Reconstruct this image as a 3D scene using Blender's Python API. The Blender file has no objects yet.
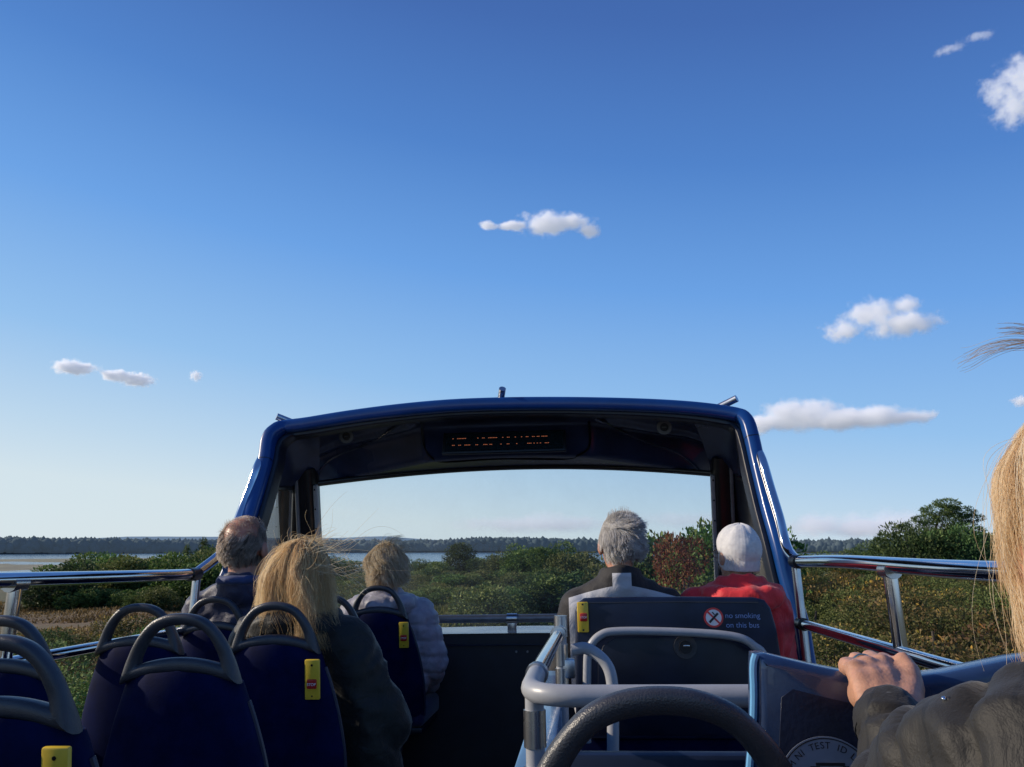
import bpy, bmesh, math, random
import numpy as np
from mathutils import Vector, Matrix, noise as mnoise
rnd = random.Random(7)
rng = np.random.default_rng(11)
SC = bpy.context.scene
COL = SC.collection
PI = math.pi
R = math.radians

# ------------------------------------------------------------------ frames
CAM_H = 3.6                       # eye height above the road
FPX = 769.0                       # focal length in pixels of the 1024 px wide frame
TH = math.atan(159.5 / FPX)       # camera pitch
YAW = R(4.917)                    # camera looks this far left of the bus axis
C0 = Vector((0, 0, CAM_H))
cr = Vector((math.cos(YAW), math.sin(YAW), 0))
cf = Vector((-math.sin(YAW) * math.cos(TH), math.cos(YAW) * math.cos(TH), math.sin(TH)))
cu = cr.cross(cf)
# the bus stands slightly nose down and leaning on the cambered road
by = (cr * ((580 - 512) / FPX) - cu * ((568 - 383.5) / FPX) + cf).normalized()
bx_ = Vector((1, 0, 0.018)); bx_ = (bx_ - by * bx_.dot(by)).normalized()
bz = bx_.cross(by)
MBUS = Matrix.Translation(C0) @ Matrix((bx_, by, bz)).transposed().to_4x4()
BUS = []                          # top-level things that ride with the bus

def ray(px, py):
    return cr * ((px - 512) / FPX) - cu * ((py - 383.5) / FPX) + cf
def gp(px, py, D):                # world point D metres away (horizontally) along a direction
    d = ray(px, py); k = D / math.hypot(d.x, d.y)
    return C0 + d * k
def at(px, py, Y):                # point in bus coordinates
    d = ray(px, py); b = Vector((d.dot(bx_), d.dot(by), d.dot(bz)))
    return b * (Y / b.y)

# ------------------------------------------------------------------ materials
def new_mat(name):
    m = bpy.data.materials.new(name); m.use_nodes = True
    nt = m.node_tree; nt.nodes.clear()
    out = nt.nodes.new('ShaderNodeOutputMaterial')
    return m, nt, out
def N(nt, typ, **kw):
    n = nt.nodes.new(typ)
    for k, v in kw.items():
        if k in n.inputs: n.inputs[k].default_value = v
        else: setattr(n, k, v)
    return n
def lk(nt, a, b): nt.links.new(a, b)
def ramp(nt, fac, stops, interp='LINEAR'):
    r = nt.nodes.new('ShaderNodeValToRGB'); e = r.color_ramp.elements
    r.color_ramp.interpolation = interp
    while len(e) < len(stops): e.new(0.5)
    for el, (p, c) in zip(e, stops):
        el.position = p; el.color = (*c, 1) if len(c) == 3 else c
    lk(nt, fac, r.inputs[0]); return r
def mixc(nt, fac, a, b, mode='MIX'):
    m = nt.nodes.new('ShaderNodeMix'); m.data_type = 'RGBA'; m.blend_type = mode
    for s, v in ((0, fac), (6, a), (7, b)):
        if hasattr(v, 'links') or hasattr(v, 'is_linked'): lk(nt, v, m.inputs[s])
        else: m.inputs[s].default_value = v if s == 0 else ((*v, 1) if len(v) == 3 else v)
    return m.outputs[2]
def mth(nt, op, a, b=None, c=None, clamp=False):
    m = nt.nodes.new('ShaderNodeMath'); m.operation = op; m.use_clamp = clamp
    for i, v in enumerate((a, b, c)):
        if v is None: continue
        if hasattr(v, 'is_linked'): lk(nt, v, m.inputs[i])
        else: m.inputs[i].default_value = v
    return m.outputs[0]
def mat(name, col, rough=0.5, metal=0.0, var=0.15, scale=30.0, bump=0.0, bscale=None, coat=0.0, sheen=0.0, spec=0.5, rvar=0.1, sub=0.0):
    m, nt, out = new_mat(name)
    b = N(nt, 'ShaderNodeBsdfPrincipled'); lk(nt, b.outputs[0], out.inputs[0])
    tc = N(nt, 'ShaderNodeTexCoord')
    nz = N(nt, 'ShaderNodeTexNoise', Scale=scale, Detail=5.0, Roughness=0.6); lk(nt, tc.outputs['Object'], nz.inputs['Vector'])
    lo = tuple(max(0, c * (1 - var)) for c in col); hi = tuple(min(1, c * (1 + var)) for c in col)
    rp = ramp(nt, nz.outputs[0], [(0.3, lo), (0.7, hi)])
    lk(nt, rp.outputs[0], b.inputs['Base Color'])
    n2 = N(nt, 'ShaderNodeTexNoise', Scale=scale * 0.35, Detail=3.0); lk(nt, tc.outputs['Object'], n2.inputs['Vector'])
    rr = N(nt, 'ShaderNodeMapRange'); rr.inputs[3].default_value = max(0.02, rough - rvar); rr.inputs[4].default_value = min(1, rough + rvar)
    lk(nt, n2.outputs[0], rr.inputs[0]); lk(nt, rr.outputs[0], b.inputs['Roughness'])
    b.inputs['Metallic'].default_value = metal
    b.inputs['Coat Weight'].default_value = coat
    b.inputs['Sheen Weight'].default_value = sheen
    b.inputs['Specular IOR Level'].default_value = spec
    if sub:
        b.inputs['Subsurface Weight'].default_value = sub; b.inputs['Subsurface Radius'].default_value = (0.01, 0.004, 0.002)
        b.inputs['Subsurface Scale'].default_value = 0.5
    if bump:
        n3 = N(nt, 'ShaderNodeTexNoise', Scale=bscale or scale * 4, Detail=4.0); lk(nt, tc.outputs['Object'], n3.inputs['Vector'])
        bp = N(nt, 'ShaderNodeBump', Strength=bump, Distance=0.004); lk(nt, n3.outputs[0], bp.inputs['Height']); lk(nt, bp.outputs[0], b.inputs['Normal'])
    return m

M = {}
M['blue'] = mat('blue_paint', (0.0045, 0.046, 0.20), 0.30, var=0.15, scale=6, coat=0.2)
M['navy_dark'] = mat('dark_interior', (0.007, 0.010, 0.022), 0.42, var=0.25, scale=12, bump=0.1)
M['ceiling'] = mat('canopy_lining', (0.015, 0.026, 0.070), 0.30, var=0.35, scale=5, bump=0.05)
M['lining2'] = mat('glossy_lining', (0.040, 0.052, 0.085), 0.22, var=0.3)
M['black'] = mat('black_trim', (0.008, 0.008, 0.010), 0.35, var=0.3)
M['rubber'] = mat('black_rubber', (0.012, 0.012, 0.013), 0.6)
M['floor'] = mat('deck_floor', (0.008, 0.009, 0.012), 0.7, var=0.4, scale=60, bump=0.2)
M['chrome'] = mat('polished_steel', (0.62, 0.63, 0.65), 0.10, metal=1.0, var=0.12, scale=9, rvar=0.05)
M['steel'] = mat('brushed_steel', (0.50, 0.51, 0.53), 0.28, metal=1.0, var=0.12, scale=20)
M['greyrail'] = mat('grey_coated_tube', (0.30, 0.31, 0.33), 0.38, var=0.08, scale=25, bump=0.04)
M['guard'] = mat('dull_grey_tube', (0.20, 0.21, 0.23), 0.42, metal=0.4)
M['hoop'] = mat('grey_moulded_plastic', (0.034, 0.036, 0.044), 0.36, var=0.15, scale=40, bump=0.25, bscale=500)
M['seatback'] = mat('navy_seat_shell', (0.0007, 0.0042, 0.036), 0.70, var=0.30, scale=14, bump=0.12, bscale=300, spec=0.07)
M['trim'] = mat('blue_grey_edging', (0.016, 0.020, 0.045), 0.4, var=0.15)
M['cushion'] = mat('navy_moquette', (0.010, 0.012, 0.06), 0.9, var=0.4, scale=90, sheen=0.2)
M['board'] = mat('navy_board', (0.006, 0.012, 0.034), 0.42, var=0.35, scale=8, bump=0.05, spec=0.35)
M['boardrecess'] = mat('dark_board_recess', (0.006, 0.009, 0.022), 0.35, var=0.5, scale=5, spec=0.35)
M['vinyl'] = mat('glossy_blue_vinyl', (0.017, 0.036, 0.092), 0.26, var=0.25, scale=14, bump=0.25, bscale=18, coat=0.4)
M['vinylin'] = mat('navy_vinyl_panel', (0.005, 0.009, 0.028), 0.42, var=0.35, scale=20, bump=0.12, bscale=160, spec=0.3)
M['lit_edge_blue'] = mat('sunlit_edge_blue', (0.12, 0.32, 0.55), 0.3, var=0.1)
M['paleblue'] = mat('pale_blue_panel', (0.10, 0.21, 0.36), 0.28, var=0.12, scale=8, coat=0.3)
M['ledge'] = mat('grey_ledge', (0.30, 0.33, 0.37), 0.25, var=0.1, scale=12)
M['yellow'] = mat('yellow_plastic', (0.62, 0.42, 0.03), 0.4, var=0.08)
M['red'] = mat('red_button', (0.40, 0.015, 0.012), 0.35)
M['white'] = mat('white_print', (0.70, 0.70, 0.72), 0.5, var=0.05)
M['palegrey'] = mat('grey_print', (0.20, 0.23, 0.30), 0.5, var=0.08)
M['ltblue'] = mat('light_blue_print', (0.18, 0.27, 0.52), 0.5, var=0.05)
M['redprint'] = mat('red_print', (0.55, 0.04, 0.04), 0.5)
M['inkblack'] = mat('dark_print', (0.012, 0.013, 0.02), 0.5)
M['lampgrey'] = mat('grey_lamp_ring', (0.10, 0.11, 0.12), 0.4)
M['under'] = mat('underbody', (0.02, 0.02, 0.02), 0.8)
M['leafbit'] = mat('dry_leaf', (0.40, 0.17, 0.03), 0.7)
def emis(name, col, s):
    m, nt, out = new_mat(name); e = N(nt, 'ShaderNodeEmission', Strength=s); e.inputs[0].default_value = (*col, 1)
    lk(nt, e.outputs[0], out.inputs[0]); return m
M['dispglass'] = mat('display_glass', (0.006, 0.012, 0.016), 0.15, var=0.1)
M['led'] = emis('amber_led', (1.0, 0.30, 0.14), 0.42)
def glass_mat(name, tint, refl=1.0, dirt=0.04):
    m, nt, out = new_mat(name)
    tr = N(nt, 'ShaderNodeBsdfTransparent'); tr.inputs[0].default_value = (*tint, 1)
    gl = N(nt, 'ShaderNodeBsdfGlossy', Roughness=0.02)
    fr = N(nt, 'ShaderNodeFresnel', IOR=1.33)
    mx = N(nt, 'ShaderNodeMixShader'); lk(nt, mth(nt, 'MULTIPLY', fr.outputs[0], refl), mx.inputs[0]); lk(nt, tr.outputs[0], mx.inputs[1]); lk(nt, gl.outputs[0], mx.inputs[2])
    df = N(nt, 'ShaderNodeBsdfDiffuse'); df.inputs[0].default_value = (0.5, 0.52, 0.55, 1)
    tl = N(nt, 'ShaderNodeBsdfTranslucent'); tl.inputs[0].default_value = (0.55, 0.6, 0.65, 1)
    ad = N(nt, 'ShaderNodeMixShader', Fac=0.6); lk(nt, df.outputs[0], ad.inputs[1]); lk(nt, tl.outputs[0], ad.inputs[2])
    tc = N(nt, 'ShaderNodeTexCoord')
    nz = N(nt, 'ShaderNodeTexNoise', Scale=3.0, Detail=8.0, Roughness=0.7); lk(nt, tc.outputs['Object'], nz.inputs['Vector'])
    sp = N(nt, 'ShaderNodeTexVoronoi', Scale=16.0); lk(nt, tc.outputs['Object'], sp.inputs['Vector'])
    spk = ramp(nt, sp.outputs[0], [(0.0, (0.5,) * 3), (0.035, (0.0,) * 3)])
    d = ramp(nt, nz.outputs[0], [(0.35, (dirt * 0.3,) * 3), (0.75, (dirt * 1.6,) * 3)])
    m2 = N(nt, 'ShaderNodeMixShader'); lk(nt, mth(nt, 'ADD', d.outputs[0], mth(nt, 'MULTIPLY', spk.outputs[0], 0.35), clamp=True), m2.inputs[0]); lk(nt, mx.outputs[0], m2.inputs[1]); lk(nt, ad.outputs[0], m2.inputs[2])
    lk(nt, m2.outputs[0], out.inputs[0]); return m
M['glass'] = glass_mat('windscreen_glass', (0.88, 0.92, 0.935), 0.7, 0.055)
M['clear'] = glass_mat('quarter_glass', (0.66, 0.70, 0.71), 0.8, 0.010)

# ------------------------------------------------------------------ mesh helpers
class G:
    """collects faces for one mesh"""
    def __init__(s): s.v = []; s.f = []; s.mi = []; s.cur = 0
    def add(s, vs, fs):
        o = len(s.v); s.v.extend(tuple(x) for x in vs); s.f.extend(tuple(i + o for i in f) for f in fs); s.mi.extend([s.cur] * len(fs)); return s
    def box(s, c, sz, rot=None, bev=0.0, seg=2):
        bm = bmesh.new(); bmesh.ops.create_cube(bm, size=1.0)
        for v in bm.verts: v.co = Vector((v.co.x * sz[0], v.co.y * sz[1], v.co.z * sz[2]))
        if bev: bmesh.ops.bevel(bm, geom=bm.edges[:], offset=bev, segments=seg, affect='EDGES', profile=0.5)
        m = (rot.to_4x4() if rot is not None else Matrix())
        bm.verts.index_update()
        vs = [m @ v.co + Vector(c) for v in bm.verts]; fs = [[v.index for v in f.verts] for f in bm.faces]
        bm.free(); return s.add(vs, fs)
    def tube(s, path, r, seg=12, cap=True, flat=1.0, up=None):
        P = [Vector(p) for p in path]; n = len(P)
        rs = r if isinstance(r, (list, tuple)) else [r] * n
        vs = []; fs = []
        t0 = (P[1] - P[0]).normalized()
        nrm = Vector(up) if up is not None else (Vector((0, 0, 1)) if abs(t0.z) < 0.9 else Vector((1, 0, 0)))
        for i in range(n):
            t = (P[min(i + 1, n - 1)] - P[max(i - 1, 0)]).normalized()
            nrm = (nrm - t * nrm.dot(t)).normalized(); b = t.cross(nrm)
            for k in range(seg):
                a = 2 * PI * k / seg
                vs.append(P[i] + nrm * (math.cos(a) * rs[i]) + b * (math.sin(a) * rs[i] * flat))
        for i in range(n - 1):
            for k in range(seg):
                k2 = (k + 1) % seg
                fs.append((i * seg + k, i * seg + k2, (i + 1) * seg + k2, (i + 1) * seg + k))
        if cap:
            fs.append(tuple(range(seg - 1, -1, -1))); fs.append(tuple((n - 1) * seg + k for k in range(seg)))
        return s.add(vs, fs)
    def loft(s, rings, cap=True, closed=True):
        n = len(rings[0]); vs = [p for r in rings for p in r]; fs = []
        for i in range(len(rings) - 1):
            for k in range(n if closed else n - 1):
                k2 = (k + 1) % n
                fs.append((i * n + k, i * n + k2, (i + 1) * n + k2, (i + 1) * n + k))
        if cap:
            fs.append(tuple(range(n - 1, -1, -1))); fs.append(tuple((len(rings) - 1) * n + k for k in range(n)))
        return s.add(vs, fs)
    def grid(s, fn, nu, nv):
        vs = [fn(i / (nu - 1), j / (nv - 1)) for j in range(nv) for i in range(nu)]
        fs = [(j * nu + i, j * nu + i + 1, (j + 1) * nu + i + 1, (j + 1) * nu + i) for j in range(nv - 1) for i in range(nu - 1)]
        return s.add(vs, fs)
    def prism(s, poly, axis, d0, d1, bev=0.0):
        """extrude 2D outline along axis ('y': poly in x,z)"""
        bm = bmesh.new()
        def P(p, d): return (p[0], d, p[1]) if axis == 'y' else ((d, p[0], p[1]) if axis == 'x' else (p[0], p[1], d))
        a = [bm.verts.new(P(p, d0)) for p in poly]; b = [bm.verts.new(P(p, d1)) for p in poly]; n = len(poly)
        bm.faces.new(a); bm.faces.new(b[::-1])
        for i in range(n): bm.faces.new((a[(i + 1) % n], a[i], b[i], b[(i + 1) % n]))
        bmesh.ops.recalc_face_normals(bm, faces=bm.faces[:])
        if bev:
            es = [e for e in bm.edges if (e.verts[0] in a) == (e.verts[1] in a)]
            bmesh.ops.bevel(bm, geom=es, offset=bev, segments=3, affect='EDGES', profile=0.5)
        bm.verts.index_update()
        vs = [v.co.copy() for v in bm.verts]; fs = [[v.index for v in f.verts] for f in bm.faces]; bm.free()
        return s.add(vs, fs)
    def disc(s, c, r, nrm, r0=0.0, seg=32, thick=0.002):
        """flat ring or disc with a little thickness"""
        nrm = Vector(nrm).normalized(); a = nrm.orthogonal().normalized(); b = nrm.cross(a); c = Vector(c)
        def rr(rad, h): return [c + nrm * h + (a * math.cos(2 * PI * k / seg) + b * math.sin(2 * PI * k / seg)) * rad for k in range(seg)]
        if r0 > 0: return s.loft([rr(r0, 0), rr(r0, thick), rr(r, thick), rr(r, 0)], cap=False)
        return s.loft([rr(r, 0), rr(r, thick)])
    def build(s, name, m, parent=None, ang=35, smooth=True):
        me = bpy.data.meshes.new(name); me.from_pydata(s.v, [], s.f)
        ms = m if isinstance(m, (list, tuple)) else [m]
        for x in ms: me.materials.append(x)
        if len(ms) > 1: me.polygons.foreach_set('material_index', s.mi)
        bm = bmesh.new(); bm.from_mesh(me); bmesh.ops.recalc_face_normals(bm, faces=bm.faces[:]); bm.to_mesh(me); bm.free()
        if smooth:
            me.polygons.foreach_set('use_smooth', [True] * len(me.polygons)); me.set_sharp_from_angle(angle=R(ang))
        o = bpy.data.objects.new(name, me); COL.objects.link(o)
        if parent: o.parent = parent
        return o

def tag(o, label=None, cat=None, group=None, kind=None):
    if label: o['label'] = label
    if cat: o['category'] = cat
    if group: o['group'] = group
    if kind: o['kind'] = kind
    return o
def empty(name, loc, label, cat, group=None, bus=True, rz=0.0):
    o = bpy.data.objects.new(name, None); COL.objects.link(o); o.location = loc; o.rotation_euler = (0, 0, rz)
    o.empty_display_size = 0.1
    if bus: BUS.append(o)
    return tag(o, label, cat, group)
def copy_tree(o, parent=None):
    c = o.copy(); COL.objects.link(c)
    if parent: c.parent = parent
    for ch in list(o.children): copy_tree(ch, c)
    return c
def spline(pts, n=8):
    """catmull-rom through points"""
    P = [Vector(p) for p in pts]; Q = [P[0] * 2 - P[1]] + P + [P[-1] * 2 - P[-2]]; out = []
    for i in range(1, len(Q) - 2):
        a, b, c, d = Q[i - 1], Q[i], Q[i + 1], Q[i + 2]
        for k in range(n):
            t = k / n
            out.append(0.5 * ((2 * b) + (c - a) * t + (2 * a - 5 * b + 4 * c - d) * t * t + (3 * b - a - 3 * c + d) * t ** 3))
    out.append(P[-1]); return out
def rounded(pts, r, n=6):
    """polyline with rounded corners"""
    P = [Vector(p) for p in pts]; out = [P[0]]
    for i in range(1, len(P) - 1):
        a = (P[i - 1] - P[i]); b = (P[i + 1] - P[i]); rr = min(r, a.length * 0.49, b.length * 0.49)
        a = P[i] + a.normalized() * rr; b = P[i] + b.normalized() * rr
        for k in range(n + 1):
            t = k / n; out.append(a * (1 - t) ** 2 + P[i] * 2 * t * (1 - t) + b * t * t)
    out.append(P[-1]); return out
def text_mesh(name, body, size, m, parent, origin, xdir, zdir, align='LEFT', mirror=False, extrude=0.0004):
    cu_ = bpy.data.curves.new(name, 'FONT'); cu_.body = body; cu_.size = size; cu_.align_x = align; cu_.extrude = extrude
    tmp = bpy.data.objects.new('tmp', cu_); COL.objects.link(tmp)
    dg = bpy.context.evaluated_depsgraph_get(); me = bpy.data.meshes.new_from_object(tmp.evaluated_get(dg))
    bpy.data.objects.remove(tmp); bpy.data.curves.remove(cu_)
    xd = Vector(xdir).normalized(); zd = Vector(zdir).normalized(); nd = xd.cross(zd)
    me.transform(Matrix.Translation(origin) @ Matrix((xd, zd, nd)).transposed().to_4x4())
    me.name = name; me.materials.clear(); me.materials.append(m)
    o = bpy.data.objects.new(name, me); COL.objects.link(o); o.parent = parent
    return o

def lerp(a, b, t): return a + (b - a) * t
def sst(a, b, x):
    t = min(1, max(0, (x - a) / (b - a))); return t * t * (3 - 2 * t)
# ================================================================== THE BUS
X0, FL = -0.355, -1.12             # centre line of the bus, deck floor (bus coordinates, eye at the origin)
bus = empty('open_top_bus', (0, 0, 0), 'blue open-top double-decker bus with a windscreen canopy and steel side rails', 'bus')
g = G(); g.box((X0, 1.3, FL - 0.03), (2.44, 6.2, 0.06)); g.build('floor', M['floor'], bus)
# side walls
for sgn in (-1, 1):
    g = G(); g.box((X0 + sgn * 1.245, 1.25, -1.85), (0.05, 6.5, 2.62), bev=0.012)
    sw = g.build('side_wall', M['blue'], bus)
    g = G(); g.box((X0 + sgn * 1.214, 1.25, -0.80), (0.012, 6.4, 0.60), bev=0.004); g.build('lining', M['navy_dark'], sw)
    g = G(); g.box((X0 + sgn * 1.235, 1.25, -0.535), (0.075, 6.5, 0.02), bev=0.006); g.build('cap_strip', M['greyrail'], sw)
# front mask below the windscreen and belly
def ycurve(u, y0=4.92, k=0.38): return y0 - k * u * u
g = G(); g.grid(lambda a, b: (X0 + (2 * a - 1) * 1.26, ycurve(2 * a - 1), -0.36 - b * 2.8), 25, 4)
g.build('front_mask', M['blue'], bus)
g = G(); g.box((X0, 1.3, -3.15), (2.4, 6.3, 0.06)); g.build('underbody', M['under'], bus)
# bulkhead inside the front
g = G(); g.grid(lambda a, b: (X0 + (2 * a - 1) * 1.21, 4.34 - 0.12 * (2 * a - 1) ** 2 + 0.01 * b, -0.338 - b * 0.79), 21, 6)
fp = g.build('bulkhead', M['navy_dark'], bus)
for x in (-0.72, -0.30, -0.24, -0.12, 0.1):
    g = G(); g.disc((X0 + 0.3 + x, 4.322, -0.43), 0.006, (0, -1, 0.0), seg=10, thick=0.003); g.build('rivet', M['guard'], fp)
g = G(); g.box((X0 + 0.02, 4.318, -0.395), (1.9, 0.012, 0.006), bev=0.002); g.build('trim_line', M['board'], fp)
g = G(); g.grid(lambda a, b: (X0 + (2 * a - 1) * 1.21, (4.32 - 0.12 * (2 * a - 1) ** 2) * (1 - b) + (ycurve(2 * a - 1) - 0.01) * b, -0.335 - 0.004 * b), 21, 4)
g.build('ledge', M['ledge'], bus)
# guard rail in front of the windscreen with brackets
gr = G(); gr.tube(rounded([(X0 - 1.16, 4.22, -0.33), (X0 - 1.16, 4.26, -0.262), (X0 - 0.6, 4.37, -0.262), (X0 + 0.6, 4.37, -0.262), (X0 + 1.16, 4.26, -0.262), (X0 + 1.16, 4.22, -0.33)], 0.06), 0.022, 14)
gro = gr.build('front_guard_rail', M['guard'], bus)
for x in (at(512, 620, 4.37).x, X0 - 0.62, X0 + 0.95):
    g = G(); g.box((x, 4.37, -0.30), (0.05, 0.02, 0.085), bev=0.006); g.tube([(x - 0.028, 4.37, -0.262), (x + 0.028, 4.37, -0.262)], 0.0265, 14); g.build('bracket', M['steel'], gro)

# ---- rear hoop of the canopy
hpx = [(165, 730, 3.2), (190, 655, 3.28), (205, 615, 3.31), (225, 573, 3.35), (239, 535, 3.40), (249, 505, 3.45), (261, 463, 3.52), (264, 443, 3.55), (270, 431, 3.57), (284, 422.5, 3.60), (310, 418.5, 3.61), (350, 412, 3.62), (400, 405.5, 3.63), (450, 401, 3.635), (500, 399, 3.64), (550, 398.5, 3.64), (600, 399, 3.635), (650, 400.5, 3.63), (690, 403, 3.62), (720, 406.5, 3.61), (741, 411, 3.60), (752, 421, 3.58), (758, 440, 3.55), (763.5, 465, 3.52), (774, 507, 3.44), (785, 545, 3.37), (794, 580, 3.34), (806, 620, 3.31), (812, 655, 3.28), (828, 745, 3.2)]
ho = spline([at(*p) for p in hpx], 4); hpath = []
for i, p in enumerate(ho):
    t = (ho[min(i + 1, len(ho) - 1)] - ho[max(i - 1, 0)]).normalized(); nn = Vector((t.z, 0, -t.x)).normalized(); hpath.append(p + nn * 0.032)
def sweep(g, path, w, d, bvec=(0, 1, 0), seg=20, pw=4.0):
    rings = []; n = len(path); B = Vector(bvec)
    for i in range(n):
        t = (path[min(i + 1, n - 1)] - path[max(i - 1, 0)]).normalized(); b = (B - t * B.dot(t)).normalized(); nn = t.cross(b)
        ring = []
        for k in range(seg):
            a = 2 * PI * k / seg; c, s_ = math.cos(a), math.sin(a)
            ring.append(path[i] + nn * (abs(c) ** (2 / pw) * math.copysign(w / 2, c)) + b * (abs(s_) ** (2 / pw) * math.copysign(d / 2, s_)))
        rings.append(ring)
    g.loft(rings)
can = G(); sweep(can, hpath, 0.066, 0.13); can = can.build('canopy', M['blue'], bus)
for k_ in (len(hpath) // 2 - 34, len(hpath) // 2 + 30):
    t_ = (hpath[k_ + 1] - hpath[k_ - 1]).normalized(); g = G(); sweep(g, [hpath[k_] - t_ * 0.002, hpath[k_] + t_ * 0.002], 0.0672, 0.1312); g.build('panel_joint', M['black'], can)
# black seal on the inner side of the hoop
inner = [Vector((X0 + (p.x - X0) * 0.962, p.y + 0.03, p.z - 0.034 * sst(0.45, 0.66, p.z))) for p in hpath]
g = G(); sweep(g, inner, 0.03, 0.10); g.build('inner_seal', M['navy_dark'], can)
# ceiling lining with the sculpted display pod
def rear_z(u): return 0.738 - 0.050 * u * u - 0.04 * max(0, abs(u) - 0.85) / 0.15
def front_y(u): return 4.50 - 0.36 * u * u
def front_z(u): return 0.588 - 0.112 * u * u
def ceil(a, b, off=0.0):
    u = 2 * a - 1
    y = lerp(3.63, front_y(u), b)
    au = abs(u)
    v0 = 0.30 if au < 0.40 else (0.30 + (au - 0.40) / 0.60 * 0.68)
    wd = 0.20
    zc = rear_z(u) - 0.035 * b; zf = front_z(u) - 0.022 * (1 - b)
    z = lerp(zc, zf, sst(v0, v0 + wd, b)) if v0 + wd < 1.3 else zc
    if b > 0.999: z = front_z(u)
    # shallow second ridge beside the pod
    if au > 0.40: z -= 0.020 * sst(0.0, 0.04, 0.08 - abs(b - (v0 - 0.13))) 
    return (X0 + u * 1.10, y, z)
g = G(); g.grid(ceil, 81, 61); g.build('ceiling_lining', M['ceiling'], can, ang=50)
g = G(); g.grid(lambda a, b: (X0 + (2 * a - 1) * 1.12, lerp(3.60, front_y(2 * a - 1) + 0.06, b), lerp(rear_z(2 * a - 1) + 0.018, front_z(2 * a - 1) + 0.05, b ** 8)), 41, 16); g.build('roof_skin', M['blue'], can)
g = G()
for a in range(25):
    pass
for sgn in (-1, 1):
    hs = [p for p in hpath if (p.x - X0) * sgn > 0.9 and p.z > 0.36]
    hs.sort(key=lambda p: -p.z)
    nh = len(hs)
    def chk(a, b):
        i = min(nh - 1, int(round(b * (nh - 1)))); p = hs[i]
        q = Vector((X0 + sgn * lerp(1.06, 1.18, b), lerp(4.14, 4.05, b), lerp(0.52, 0.44, b)))
        r_ = lerp(Vector((p.x - sgn * 0.035, p.y + 0.03, p.z - 0.02)), q, a); r_.z += 0.03 * math.sin(PI * a) * (1 - b)
        return r_
    g = G(); g.grid(chk, 10, nh); g.build('canopy_cheek', M['ceiling'], can, ang=60)
    g = G(); sweep(g, [chk(a_, 1.0) for a_ in np.linspace(0, 1, 8)], 0.022, 0.03, bvec=(1, 0, 0)); g.build('cheek_edge', M['black'], can)
cg = [(Vector(ceil(i / 160, j / 120))) for i in range(161) for j in range(121)]
def to_px(b):
    d = bx_ * b.x + by * b.y + bz * b.z; return 512 + FPX * d.dot(cr) / d.dot(cf), 383.5 - FPX * d.dot(cu) / d.dot(cf)
cpx = np.array([to_px(p) for p in cg]); cY = np.array([p.y for p in cg])
def on_ceiling(px, py):
    e = np.hypot(cpx[:, 0] - px, cpx[:, 1] - py); k = np.where(e < 2.5)[0]
    k = k[cY[k].argmin()] if len(k) else e.argmin(); p = cg[k]; return p - p.normalized() * 0.004
for pts in ([(306, 476), (330, 462), (360, 448), (385, 437), (398, 427), (410, 422)], [(700, 468), (680, 456), (650, 443), (625, 433), (608, 424), (594, 419)],
            [(422, 424), (424, 445), (430, 459), (445, 464), (500, 461), (560, 461), (580, 457), (588, 447), (590, 424)]):
    g = G(); g.tube(spline([on_ceiling(*p) for p in pts], 5), 0.0065, 8); g.build('moulding', M['lining2'], can)
hdr = [Vector((X0 + u * 1.10, front_y(u) - 0.004, front_z(u) - 0.006)) for u in np.linspace(-1, 1, 41)]
sweep(g, hdr, 0.028, 0.06); g.build('windscreen_header', M['black'], can)
# front pillars, grey riveted strips and quarter glass
for sgn in (-1, 1):
    top = Vector((X0 + sgn * 1.128, 4.08, 0.56)); bot = Vector((X0 + sgn * 1.15, 4.40, -0.36))
    g = G(); sweep(g, [lerp(top, bot, t) + Vector((-0.035 if sgn < 0 else 0, 0, 0)) for t in (0, 0.25, 0.5, 0.75, 1)], 0.21 if sgn < 0 else 0.14, 0.16); pl = g.build('front_pillar', M['black'], can)
    g = G(); sweep(g, [lerp(top, bot, t) + Vector((-sgn * 0.074, -0.045, 0)) for t in (0.11, 0.5, 1)], 0.020, 0.035, pw=6); g.build('riveted_strip', M['greyrail'], pl)
    for t in (0.14, 0.25, 0.36, 0.5):
        q = lerp(top, bot, t) + Vector((-sgn * 0.074, -0.064, 0)); g = G(); g.disc(q, 0.005, (0, -1, 0), seg=8); g.build('rivet', M['rubber'], pl)
    g = G(); sweep(g, [lerp(top, bot, t) + Vector((sgn * 0.015, -0.09, 0)) for t in (0, 0.5, 1)], 0.018, 0.02); g.build('glazing_bead', M['guard'], pl)
    def qg(a, b):
        k = b * 0.97
        yb = lerp(3.62, 3.25, b); yt = lerp(4.05, 4.34, b)
        return (X0 + sgn * lerp(1.155, 1.225, b), lerp(yb, yt, a), lerp(0.50, -0.50, b))
    g = G(); g.grid(qg, 4, 8)
    if sgn < 0: g.build('quarter_glass', M['clear'], can)
    else: g.build('quarter_panel', M['navy_dark'], can)
def wsf(a, b):
    u = 2 * a - 1
    return (X0 + u * lerp(1.09, 1.15, b), lerp(front_y(u), ycurve(u) - 0.03, b), lerp(front_z(u), -0.34, b))
g = G(); g.grid(wsf, 41, 16); g.build('windscreen', M['glass'], bus)
# vertical joint down the windscreen
# speaker rings in the canopy lining
for px, py in ((347, 436), (664, 427)):
    p = at(px, py, 3.80); p.y -= 0.0
    nrm = Vector((0.0, -1.0, -0.28)).normalized()
    g = G(); g.disc(p, 0.036, nrm, r0=0.021, thick=0.014); sp_ = g.build('ceiling_speaker', M['lampgrey'], can)
    g = G(); g.disc(p, 0.021, nrm, thick=0.004); g.build('speaker_cone', M['black'], sp_)
    g = G(); g.box(p + nrm * 0.008, (0.022, 0.006, 0.005), bev=0.001); g.build('speaker_bar', M['lampgrey'], sp_)
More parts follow.
